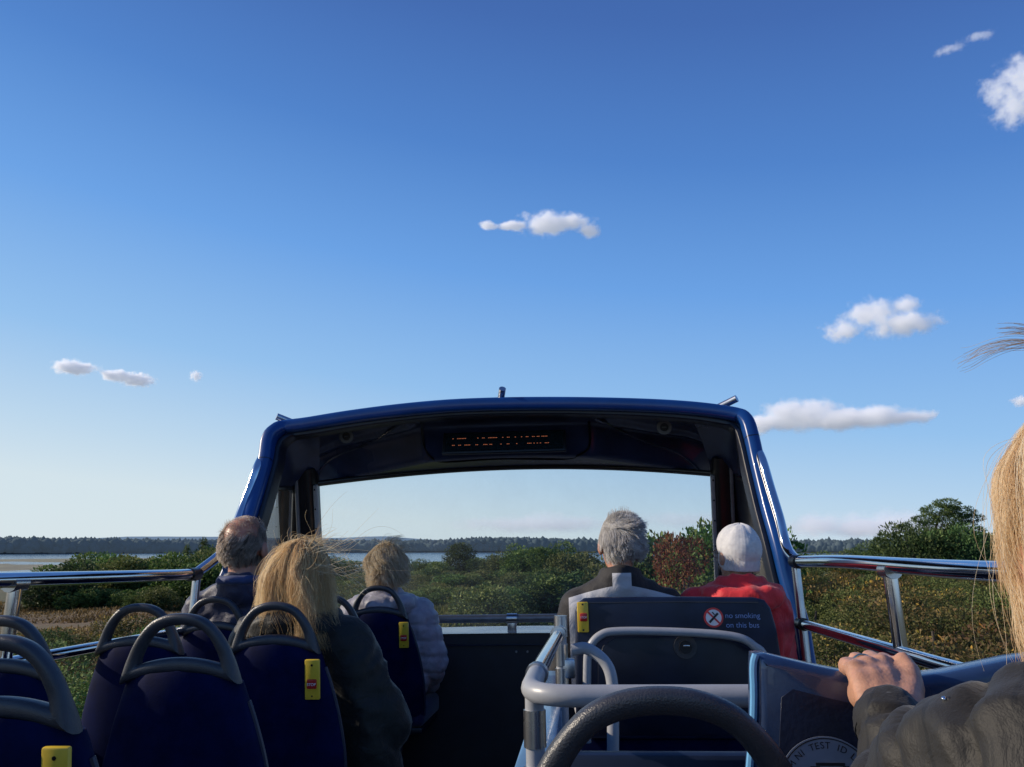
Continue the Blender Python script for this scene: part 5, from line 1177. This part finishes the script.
# wind-shaped pine: flat shelves streaming to the right, open branches below the top shelf
pin = [(-3.4, 0, 2.6, 1.9, 1.6, 1.1), (-1.6, 0.4, 3.4, 1.9, 1.6, 1.0), (0.3, -0.3, 3.9, 2.0, 1.6, 0.9), (2.2, 0.2, 4.0, 1.8, 1.5, 0.8), (3.8, 0, 3.5, 1.5, 1.2, 0.8), (-0.6, 0.2, 2.3, 2.4, 1.8, 1.2), (2.0, -0.2, 2.3, 2.2, 1.7, 1.1), (-2.6, -0.3, 1.5, 2.0, 1.6, 1.0), (4.0, 0.1, 1.9, 1.8, 1.4, 1.0),
       (0.6, 0, 5.6, 0.9, 0.8, 0.30), (1.7, 0.1, 6.3, 1.3, 1.0, 0.38), (3.0, 0, 6.1, 1.2, 0.9, 0.36), (2.2, -0.2, 6.8, 0.9, 0.8, 0.30), (3.9, 0.1, 5.6, 0.9, 0.7, 0.28)]
pin += pin[9:] + [(0.0, 0.1, 4.9, 1.3, 1.1, 0.6), (1.6, 0, 5.0, 1.5, 1.2, 0.7), (3.2, 0.1, 4.8, 1.4, 1.1, 0.65), (2.4, 0, 5.6, 1.3, 1.0, 0.5)]
P_pine = tree_proto('pine', pin, 46000, 0.18, FM['pine'], 5.8, 0.24, gap=0.22, seed=20, asp=0.28, lean=(1.6, 0))

# --- individually visible trees
def px2tree(proto_h, px, top, D, py_base=None):
    """scale so that the crown top reaches pixel row top at distance D"""
    g_ = gpos(px, D); t = gp(px, top, D); return g_, (t.z - g_.z) / proto_h
def put(name, proto, ph, px, top, D, label, cat='tree', group=None, wide=1.0, rz=None):
    loc, s = px2tree(ph, px, top, D)
    return plant(name, proto, loc, s * wide, rnd.uniform(0, 6.28) if rz is None else rz, label, cat, group, sz=s)
put('pine_tree', P_pine, 7.1, 922, 500, 78, 'windswept pine with a flat top shelf rising above the right rail', rz=-0.1, wide=1.02)
put('round_tree', P_round, 4.9, 460, 544, 165, 'round dark green tree standing alone before the water')
put('russet_tree', P_russ, 3.9, 683, 535, 29, 'rusty red shrub between the green bushes, beside the white hat', 'shrub', rz=1.0, wide=0.62)
for i, (px, top, D, lab) in enumerate(((203, 538, 88, 'feathery conifer just left of the balding man'), (186, 545, 96, 'smaller feathery conifer beside the one by the balding man'))):
    put('conifer_tree', P_con, 6.9, px, top, D, lab, 'tree', 'feathery conifers')
for px, top, D, k, lab in ((914, 524, 74, 1, 'dense dark tree at the left foot of the windswept pine'), (955, 526, 75, 1, 'dense dark tree at the right foot of the windswept pine'), (520, 548, 95, 0, 'broad leafy tree right of the lone round tree'), (552, 546, 88, 0, 'light green leafy tree at left of the grey-haired man'), (575, 556, 80, 2, 'olive bush directly left of the grey-haired man'),
                        (640, 540, 42, 2, 'tall olive bush just right of the grey-haired man'), (656, 540, 40, 0, 'green bush between the grey-haired man and the russet shrub'), (724, 526, 36, 2, 'pale green bush between the russet shrub and the white hat'), (736, 524, 36, 0, 'green bush hidden behind the white hat'),
                        (330, 556, 120, 1, 'dark tree behind the blonde hair'), (400, 560, 110, 1, 'dark tree behind the fair short hair')):
    put('leafy_tree', P_bushy[k], 4.3, px, top, D, lab, 'tree', None, wide=0.8 if D < 60 or 'pine' in lab else 1.0)
for px, top, D in ((815, 553, 150), (838, 555, 140), (858, 552, 120), (874, 551, 95), (985, 535, 90), (1010, 540, 95), (1040, 538, 90), (960, 530, 84), (795, 556, 130)):
    put('hedge_tree', P_bushy[rnd.randrange(3)], 4.4, px, top, D, 'green tree in the belt beyond the gorse, above the right rail', 'tree', 'trees beyond the gorse', wide=1.25)
for px, top, D, k in ((428, 561, 150, 0), (441, 563, 140, 2), (478, 559, 170, 0), (490, 556, 160, 1), (505, 553, 150, 2), (534, 551, 140, 0), (566, 552, 150, 1), (590, 553, 140, 2), (345, 560, 150, 0), (372, 562, 160, 2), (415, 562, 170, 1)):
    put('shore_tree', P_bushy[k], 4.3, px, top, D, 'low tree near the shore, breaking up the water seen through the windscreen', 'tree', 'low trees along the near shore', wide=1.3)
# --- left belt of shrubs
for i in range(30):
    px = 40 + i * 7.2 + rnd.uniform(-5, 5); D = rnd.uniform(58, 92); top = 556 + rnd.uniform(-3, 11) + (8 if px < 60 else 0) - (6 if px > 160 else 0)
    put('belt_shrub', P_shrub[rnd.randrange(4)], 2.7, px, top, D, 'green shrub in the belt behind the left rail', 'shrub', 'shrubs behind the left rail', wide=1.15)
for i in range(10):
    px = rnd.uniform(10, 215); D = rnd.uniform(52, 62); top = 590 + rnd.uniform(-5, 6)
    put('belt_shrub', P_shrub[rnd.randrange(4)], 2.7, px, top, D, 'low green shrub below the left rail, at the edge of the brown bracken', 'shrub', 'shrubs below the left rail', wide=1.6)
# --- middle shrubs seen through the windscreen
for i in range(36):
    px = rnd.uniform(425, 600); D = rnd.uniform(70, 135); top = 566 + (135 - D) * 0.10 + rnd.uniform(-3, 6)
    put('heath_shrub', P_shrub[rnd.randrange(4)], 2.7, px, top, D, 'low shrub on the heath through the windscreen', 'shrub', 'shrubs on the heath ahead', wide=1.7)
for i in range(16):
    px = rnd.uniform(425, 700); D = rnd.uniform(38, 62); top = 588 + rnd.uniform(-5, 8)
    if abs(gpos(px, D).x - float(road_x(gpos(px, D).y))) < 5.5: continue
    put('verge_shrub', P_shrub[(0, 1)[rnd.randrange(2)]], 2.7, px, top, D, 'leafy shrub at the verge ahead of the windscreen', 'shrub', 'shrubs along the verge ahead', wide=1.3)
for px, top, D in ((648, 568, 34), (668, 590, 27), (712, 590, 27), (730, 572, 30), (748, 562, 30), (636, 575, 40)):
    put('verge_shrub', P_shrub[(0, 1)[rnd.randrange(2)]], 2.7, px, top, D, 'leafy shrub between the couple, low in front of the taller bushes', 'shrub', 'shrubs between the couple')

P_gorse = [tree_proto('gorse', blob_set(12, 2.6, 2.0, 0.12, 170 + i, bs=0.66), 17000, 0.047, FM[m_], 1.2, 0.05, gap=0.36, seed=50 + i, asp=0.45, up=0.3, spread=0.9, tvar=0.16, sc=1.8) for i, m_ in enumerate(('shrub', 'olive', 'gorse', 'dark'))]
for px, top, D, k in ((812, 584, 26, 1), (840, 572, 38, 1), (868, 590, 22, 2), (905, 570, 34, 1), (925, 592, 20, 2), (948, 578, 27, 2), (970, 566, 40, 1), (990, 600, 17, 2), (1010, 582, 24, 1), (860, 566, 46, 2), (885, 612, 17, 2), (1005, 568, 44, 2), (822, 606, 20, 1), (955, 612, 16, 2)):
    put('gorse_bush', P_gorse[k], 1.75, px, top, D, 'rounded gorse bush in the scrub behind the right rail', 'bush', 'gorse bushes behind the right rail', wide=1.25)
for px, top, D, k in ((70, 664, 14, 0), (95, 690, 12, 1), (112, 640, 18, 2), (40, 640, 17, 1), (62, 622, 24, 3), (150, 622, 24, 0), (178, 610, 30, 3)):
    put('gorse_bush', P_gorse[k], 1.75, px, top, D, 'low gorse bush in the rough below the left rail', 'bush', 'gorse bushes below the left rail', wide=1.3)
# --- stuff: gorse mass on the right, scrub on the left, heath carpet, bracken, grass
def scatter(name, spots, protos, m):
    """merge transformed leaf clumps into one mesh"""
    Vs, Ts = [], []
    for (x, y, z, s, sz, a) in spots:
        V, t = protos[rnd.randrange(len(protos))]; c, sn = math.cos(a), math.sin(a)
        W = np.empty_like(V); W[:, 0] = (V[:, 0] * c - V[:, 1] * sn) * s + x; W[:, 1] = (V[:, 0] * sn + V[:, 1] * c) * s + y; W[:, 2] = V[:, 2] * sz + z
        Vs.append(W); Ts.append(t + rnd.uniform(-0.30, 0.26))
    o = bpy.data.objects.new(name, quads_mesh(name, np.concatenate(Vs), np.concatenate(Ts), m)); COL.objects.link(o)
    return tag(o, kind='stuff')
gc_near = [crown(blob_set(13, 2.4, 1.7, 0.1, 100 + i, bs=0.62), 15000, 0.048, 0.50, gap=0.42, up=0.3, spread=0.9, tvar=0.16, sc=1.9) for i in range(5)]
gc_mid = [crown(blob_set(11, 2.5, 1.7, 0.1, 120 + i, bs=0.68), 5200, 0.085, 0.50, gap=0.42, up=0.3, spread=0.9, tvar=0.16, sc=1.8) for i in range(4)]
spots = []; spotsf = []
for i in range(2600):
    D = 7 + 75 * rnd.random() ** 1.3; a = R(rnd.uniform(9, 46)); x, y = math.sin(a) * D, math.cos(a) * D
    rx = x - float(road_x(y))
    if rx < 5.4 + 1.0 * float(vnoise(np.array([x]), np.array([y]), 4, 9)[0]): continue
    s = (0.70 + 1.15 * float(vnoise(np.array([x]), np.array([y]), 5.5, 17)[0]) ** 1.6) * rnd.uniform(0.8, 1.2) * (0.8 if rx < 7 else 1.0)
    (spots if D < 24 else spotsf).append((x, y, hz(x, y) - 0.1, s, s * rnd.uniform(0.8, 1.05), rnd.uniform(0, 6.28)))
rnd.shuffle(spots); rnd.shuffle(spotsf)
scatter('gorse', spots[:95], gc_near, FM['gorse'])
scatter('gorse_scrub', spotsf[:520], gc_mid, FM['gorse'])
spots = []; spotsf = []
for i in range(700):
    D = 8 + 24 * rnd.random(); a = R(-rnd.uniform(20, 47)); x, y = math.sin(a) * D, math.cos(a) * D
    if x > -6.2: continue
    if D > 21 and float(vnoise(np.array([x]), np.array([y]), 7, 4)[0]) < 0.55: continue
    s = rnd.uniform(0.7, 1.2)
    (spots if D < 18 else spotsf).append((x, y, hz(x, y) - 0.15, s, s * rnd.uniform(0.6, 0.95), rnd.uniform(0, 6.28)))
scatter('roadside_gorse', spots[:60], gc_near, FM['gorse']); scatter('low_gorse', spotsf[:70], gc_mid, FM['gorse'])
def carpet(name, n, fn, h, w, m, seed, asp=0.12, up=1.6):
    """blades or stems standing on the ground where fn accepts them"""
    q = np.random.default_rng(seed)
    a = np.radians(q.uniform(-46, 46, n)); D = 8 + 150 * q.random(n) ** 1.6; x, y = np.sin(a) * D, np.cos(a) * D
    ok = fn(x, y, D, np.degrees(a)) & (np.abs(x - road_x(y)) > 3.6)
    x, y, D = x[ok], y[ok], D[ok]; z = height(x, y)
    P = np.stack([x, y, z - 0.03], 1); dv = np.tile(np.array([[0, 0, 1.0]]), (len(x), 1))
    sz = h * (0.5 + 0.9 * vnoise(x, y, 3, 2)) * (1 + D / 90.0)
    V = leaves(P, dv * up, sz, asp, 0.6)
    t = 0.5 + (fbm(x, y, 9, 14) - 0.5) * 1.3 + q.normal(0, 0.18, len(x))
    o = bpy.data.objects.new(name, quads_mesh(name, V, t, m)); COL.objects.link(o); return tag(o, kind='stuff')
spots = []
for i in range(2600):
    D = 26 + 120 * rnd.random() ** 1.25; a = R(rnd.uniform(-24, 16)); x, y = math.sin(a) * D, math.cos(a) * D
    if abs(x - float(road_x(y))) < 5.0 or (a > R(3) and y > 60 and x - float(road_x(y)) > -5 and D < 90): continue
    if float(fbm(np.array([x]), np.array([y]), 16, 31)[0]) < 0.42: continue
    s = rnd.uniform(0.55, 1.25) * (0.8 + D / 130); spots.append((x, y, hz(x, y) - 0.15, s, s * rnd.uniform(0.30, 0.62), rnd.uniform(0, 6.28)))
rnd.shuffle(spots); cut = len(spots[:620]) // 2
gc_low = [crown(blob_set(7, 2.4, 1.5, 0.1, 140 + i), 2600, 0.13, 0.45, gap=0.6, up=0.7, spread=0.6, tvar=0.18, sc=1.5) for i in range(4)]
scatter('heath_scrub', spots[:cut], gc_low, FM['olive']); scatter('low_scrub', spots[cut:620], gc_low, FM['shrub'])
carpet('heath', 240000, lambda x, y, D, a: (D > 24) & (x < 8 + 0.2 * y) & (a > -22) & (a < 20), 0.26, 0.1, FM['heath'], 1, asp=0.35)
carpet('bracken', 620000, lambda x, y, D, a: (D > 21) & (D < 75) & (a < -15) & (fbm(x, y, 12, 21) > 0.33), 0.13, 0.1, FM['bracken'], 2, asp=0.36, up=0.7)
carpet('grass', 260000, lambda x, y, D, a: (np.abs(x - road_x(y)) < 6.6 + 1.5 * vnoise(x, y, 5, 3)) & (D < 90), 0.16, 0.03, FM['grass'], 3, asp=0.16)

# --- far woods: many small crowns on the other shore, distance haze painted into their bluish colour
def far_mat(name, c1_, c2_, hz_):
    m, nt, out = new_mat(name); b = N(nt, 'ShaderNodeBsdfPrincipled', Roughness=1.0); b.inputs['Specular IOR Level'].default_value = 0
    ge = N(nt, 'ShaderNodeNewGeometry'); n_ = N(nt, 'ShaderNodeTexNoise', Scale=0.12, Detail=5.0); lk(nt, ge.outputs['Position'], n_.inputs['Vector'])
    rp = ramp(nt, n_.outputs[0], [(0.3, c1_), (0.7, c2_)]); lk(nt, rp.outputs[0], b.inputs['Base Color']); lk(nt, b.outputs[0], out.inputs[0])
    b.inputs['Emission Color'].default_value = (0.17, 0.25, 0.36, 1); b.inputs['Emission Strength'].default_value = hz_      # faint surface glow put in as distance haze
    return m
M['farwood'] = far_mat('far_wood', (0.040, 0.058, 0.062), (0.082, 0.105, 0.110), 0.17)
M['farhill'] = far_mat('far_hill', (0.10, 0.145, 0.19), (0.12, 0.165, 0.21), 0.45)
bmi = bmesh.new(); bmesh.ops.create_icosphere(bmi, subdivisions=1, radius=1.0); bmi.verts.ensure_lookup_table()
ICV = np.array([v.co[:] for v in bmi.verts]); ICF = np.array([[v.index for v in f.verts] for f in bmi.faces]); bmi.free()
def crowns_far(name, spots, m):
    Vs, Fs = [], []; o_ = 0
    for (x, y, z, r_, h_) in spots:
        j = ICV * (1 + rng.normal(0, 0.22, (len(ICV), 1))); V_ = j * np.array([r_, r_, h_ * 0.5]) + np.array([x, y, z + h_ * 0.5]); Vs.append(V_); Fs.append(ICF + o_); o_ += len(ICV)
    V_ = np.concatenate(Vs); F_ = np.concatenate(Fs); n = len(F_)
    me = bpy.data.meshes.new(name); me.vertices.add(len(V_)); me.vertices.foreach_set('co', V_.astype(np.float32).reshape(-1)); me.loops.add(n * 3); me.loops.foreach_set('vertex_index', F_.astype(np.int32).reshape(-1))
    me.polygons.add(n); me.polygons.foreach_set('loop_start', np.arange(0, n * 3, 3, dtype=np.int32)); me.polygons.foreach_set('loop_total', np.full(n, 3, dtype=np.int32)); me.update(calc_edges=True); me.materials.append(m)
    o = bpy.data.objects.new(name, me); COL.objects.link(o); return tag(o, kind='stuff')
sp_ = []
prof = [(-60, 537), (60, 537.5), (120, 538.5), (200, 540), (300, 541), (380, 541), (432, 543), (445, 539.5), (480, 537.5), (540, 537.5), (600, 539.5), (640, 541), (760, 543), (800, 542.5), (850, 542), (900, 542), (1060, 543)]
pxs = [p for p, _ in prof]; pys = [q for _, q in prof]
for i in range(14000):
    px = rnd.uniform(-60, 1080); D = 750 + 200 * rnd.random() ** 1.7; p = gp(px, 550, D); zb = max(SEA + 0.3, hz(p.x, p.y) - 1.5)
    top = gp(px, float(np.interp(px, pxs, pys)) + 1.5 * (float(vnoise(np.array([px]), np.array([0.0]), 14, 5)[0]) - 0.5) + rnd.uniform(-0.7, 1.4), D).z
    r_ = rnd.uniform(2.2, 4.6); u = 1 - 0.75 * rnd.random() ** 1.4; h_ = 2.3 * r_; sp_.append((p.x, p.y, max(zb - 1, zb + (top - zb) * u - h_), r_, h_))
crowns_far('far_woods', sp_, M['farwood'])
def ridge(name, D, pts, m):
    g = G(); xs_ = np.linspace(pts[0][0], pts[-1][0], 160); vs = []
    for i, px in enumerate(xs_):
        t = gp(px, float(np.interp(px, [p for p, _ in pts], [q for _, q in pts])) + 0.5 * (float(vnoise(np.array([px]), np.array([0.0]), 9, 3)[0]) - 0.5), D)
        d = Vector((t.x, t.y, 0)).normalized(); b_ = Vector((t.x, t.y, SEA - 1)) - d * 350
        vs += [b_, t, t + d * 500 - Vector((0, 0, 30))]
    g.add(vs, [(3 * i + k, 3 * i + 3 + k, 3 * i + 4 + k, 3 * i + 1 + k) for i in range(len(xs_) - 1) for k in range(2)])
    return tag(g.build(name, m), kind='structure')
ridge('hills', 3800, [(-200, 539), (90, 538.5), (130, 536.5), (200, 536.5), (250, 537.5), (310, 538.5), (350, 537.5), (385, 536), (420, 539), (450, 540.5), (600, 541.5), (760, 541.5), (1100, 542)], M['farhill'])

# ------------------------------------------------------------------ clouds: volumes hanging in the sky
def cloud(px, py, w, h, blobs, label, dens=1.0, D=1600, depth=0.5, group=None, rough=0.70):
    c = gp(px, py, D); k = (c - C0).length / FPX
    W, H = w * k, h * k
    m, nt, out = new_mat('cloud_vapour'); tc = N(nt, 'ShaderNodeTexCoord')
    acc = None
    nz = N(nt, 'ShaderNodeTexNoise', Scale=4.6, Detail=8.0, Roughness=rough)
    mpn = N(nt, 'ShaderNodeMapping'); mpn.inputs['Scale'].default_value = (1.0, 0.6, 1.13 * h / w); mpn.inputs['Location'].default_value = (px * 0.37, py * 0.11, 0)
    sep = N(nt, 'ShaderNodeMapping'); lk(nt, tc.outputs['Object'], sep.inputs[0])
    lk(nt, tc.outputs['Object'], mpn.inputs[0]); lk(nt, mpn.outputs[0], nz.inputs['Vector'])
    for (bx0, bz0, rx_, rz_) in blobs:
        mp = N(nt, 'ShaderNodeMapping'); mp.vector_type = 'TEXTURE'; mp.inputs['Location'].default_value = (bx0, 0, bz0); mp.inputs['Scale'].default_value = (rx_, max(rx_, 0.35), rz_)
        lk(nt, tc.outputs['Object'], mp.inputs[0]); ln = N(nt, 'ShaderNodeVectorMath', operation='LENGTH'); lk(nt, mp.outputs[0], ln.inputs[0])
        d = mth(nt, 'SUBTRACT', 1.0, ln.outputs['Value'])
        acc = d if acc is None else mth(nt, 'SMOOTH_MAX', acc, d, 0.25)
    f = mth(nt, 'ADD', acc, mth(nt, 'MULTIPLY', mth(nt, 'SUBTRACT', nz.outputs[0], 0.52), 2.7))
    f = mth(nt, 'POWER', mth(nt, 'MULTIPLY', f, 1.5, clamp=True), 1.5)
    dn = mth(nt, 'MULTIPLY', f, dens * 15.0 / H)
    vol = N(nt, 'ShaderNodeVolumePrincipled'); vol.inputs['Color'].default_value = (0.97, 0.97, 0.98, 1); vol.inputs['Anisotropy'].default_value = 0.25
    vol.inputs['Emission Color'].default_value = (0.62, 0.68, 0.80, 1)
    lk(nt, mth(nt, 'MULTIPLY', dn, 0.20), vol.inputs['Emission Strength'])  # faint glow added in place of light scattered inside the cloud
    lk(nt, dn, vol.inputs['Density']); lk(nt, vol.outputs[0], out.inputs['Volume'])
    bm = bmesh.new(); bmesh.ops.create_icosphere(bm, subdivisions=3, radius=1.0); me = bpy.data.meshes.new('cloud'); bm.to_mesh(me); bm.free(); me.materials.append(m)
    o = bpy.data.objects.new('cloud', me); COL.objects.link(o); o.location = c
    az_ = math.atan2(c.x, c.y); o.rotation_euler = (0, 0, -az_); o.scale = (W / 2 * 1.15, W / 2 * depth, H / 2 * 1.3)
    return tag(o, label, 'cloud', group)
cloud(545, 224, 120, 34, [(0.05, 0.05, 0.42, 0.62), (0.35, 0.1, 0.4, 0.4), (-0.45, -0.05, 0.3, 0.22), (-0.8, -0.02, 0.18, 0.2), (0.62, -0.35, 0.16, 0.35)], 'small white cloud above the middle of the bus canopy', 1.0)
cloud(883, 318, 100, 46, [(-0.15, 0.2, 0.45, 0.5), (-0.6, -0.25, 0.35, 0.4), (0.25, -0.25, 0.6, 0.42), (0.3, 0.3, 0.3, 0.3)], 'puffy white cloud at upper right, above the flat long one', 1.0)
cloud(828, 417, 160, 40, [(-0.25, 0.15, 0.45, 0.6), (0.2, -0.1, 0.6, 0.42), (-0.6, -0.1, 0.35, 0.4), (0.65, -0.15, 0.35, 0.25)], 'long flat white cloud with a grey base, right of the bus canopy', 1.1)
cloud(1016, 90, 66, 64, [(0.2, 0.2, 0.6, 0.6), (0.0, -0.3, 0.6, 0.5), (0.5, -0.1, 0.6, 0.8), (-0.3, 0.1, 0.4, 0.4)], 'ragged white cloud cut by the right edge of the picture near the top', 0.9)
cloud(95, 371, 66, 18, [(-0.4, 0.1, 0.5, 0.6), (0.45, -0.2, 0.4, 0.5)], 'thin white cloudlet at left, the longer of the pair', 1.2, D=1500)
cloud(137, 380, 34, 15, [(0, 0, 0.8, 0.7)], 'short white cloudlet at left, the lower of the pair', 1.2, D=1500)
cloud(196, 376, 16, 13, [(0, 0, 0.7, 0.7)], 'tiny cloud fleck alone right of the left pair', 0.8, D=1500)
cloud(964, 43, 50, 14, [(-0.4, -0.2, 0.45, 0.5), (0.4, 0.2, 0.45, 0.5)], 'faint wisp of cloud at the top right', 0.12, D=1500)
cloud(1022, 401, 20, 12, [(0, 0, 0.8, 0.7)], 'small cloud at the right edge, level with the canopy top', 0.6, D=1500)
cloud(870, 525, 190, 34, [(0, -0.1, 0.9, 0.5), (0.2, 0.1, 0.4, 0.6), (-0.3, 0.1, 0.4, 0.6)], 'pale cloud bank low over the trees on the right', 0.16, D=4500)
cloud(540, 524, 200, 26, [(0, 0, 0.9, 0.6), (0.1, 0.2, 0.3, 0.6)], 'pale cloud bank low over the hills in the windscreen', 0.065, D=4500)
cloud(690, 520, 150, 26, [(0, 0, 0.9, 0.6)], 'pale low cloud behind the white hat', 0.035, D=4500)
# ================================================================== CAMERA, SUN, FINISH
cd = bpy.data.cameras.new('camera'); cam = bpy.data.objects.new('camera', cd); COL.objects.link(cam)
cd.sensor_fit = 'HORIZONTAL'; cd.sensor_width = 36; cd.lens = 36 * FPX / 1024; cd.clip_start = 0.03; cd.clip_end = 30000
cam.matrix_world = Matrix.Translation(C0) @ Matrix((cr, cu, -cf)).transposed().to_4x4()
SC.camera = cam
SUN_AZ, SUN_EL = R(-90), R(25)     # azimuth clockwise from straight ahead
sd = bpy.data.lights.new('sun', 'SUN'); so = bpy.data.objects.new('sun', sd); COL.objects.link(so)
sd.energy = 5.2; sd.angle = R(0.53); sd.color = (1.0, 0.86, 0.68)
sv = Vector((math.sin(SUN_AZ) * math.cos(SUN_EL), math.cos(SUN_AZ) * math.cos(SUN_EL), math.sin(SUN_EL)))
so.rotation_euler = sv.to_track_quat('Z', 'Y').to_euler()
w = bpy.data.worlds.new('World'); SC.world = w; w.use_nodes = True
nt = w.node_tree; nt.nodes.clear()
wo = nt.nodes.new('ShaderNodeOutputWorld'); bg = nt.nodes.new('ShaderNodeBackground')
sk = nt.nodes.new('ShaderNodeTexSky'); sk.sky_type = 'NISHITA'; sk.sun_disc = False; sk.sun_elevation = SUN_EL; sk.sun_rotation = SUN_AZ
sk.altitude = 10; sk.air_density = 1.0; sk.dust_density = 0.2; sk.ozone_density = 1.6
bg.inputs[1].default_value = 0.10
# clear autumn air: deepen the zenith and whiten the horizon of the sky texture
geo = nt.nodes.new('ShaderNodeTexCoord'); sx = nt.nodes.new('ShaderNodeSeparateXYZ'); lk(nt, geo.outputs['Generated'], sx.inputs[0])
el = mth(nt, 'ARCSINE', mth(nt, 'MAXIMUM', sx.outputs[2], 0.0))
side = mth(nt, 'MULTIPLY', mth(nt, 'ADD', mth(nt, 'MULTIPLY', sx.outputs[0], -0.16), 0.0), 1.0)      # paler towards the sun side
fac = mth(nt, 'SUBTRACT', mth(nt, 'DIVIDE', el, R(45)), side, clamp=True)
rp = ramp(nt, fac, [(0.0, (0.66, 0.775, 0.85)), (0.08, (0.52, 0.695, 0.865)), (0.22, (0.30, 0.545, 0.88)), (0.42, (0.150, 0.375, 0.82)), (0.62, (0.080, 0.235, 0.63)), (0.82, (0.055, 0.150, 0.46)), (1.0, (0.042, 0.115, 0.38))])
vm = nt.nodes.new('ShaderNodeVectorMath'); vm.operation = 'SCALE'; lk(nt, rp.outputs[0], vm.inputs[0]); vm.inputs['Scale'].default_value = 10.0
cmx = mixc(nt, 0.90, sk.outputs[0], vm.outputs[0])
lk(nt, cmx, bg.inputs[0]); lk(nt, bg.outputs[0], wo.inputs[0])
for o in BUS:
    o.matrix_world = MBUS @ o.matrix_basis
SC.view_settings.view_transform = 'Standard'; SC.view_settings.look = 'None'; SC.view_settings.exposure = 0; SC.view_settings.gamma = 1
SC.render.engine = 'CYCLES'; SC.cycles.use_denoising = True; SC.cycles.max_bounces = 14; SC.cycles.diffuse_bounces = 9; SC.cycles.transparent_max_bounces = 32; SC.cycles.volume_bounces = 2
SC.cycles.sample_clamp_indirect = 6
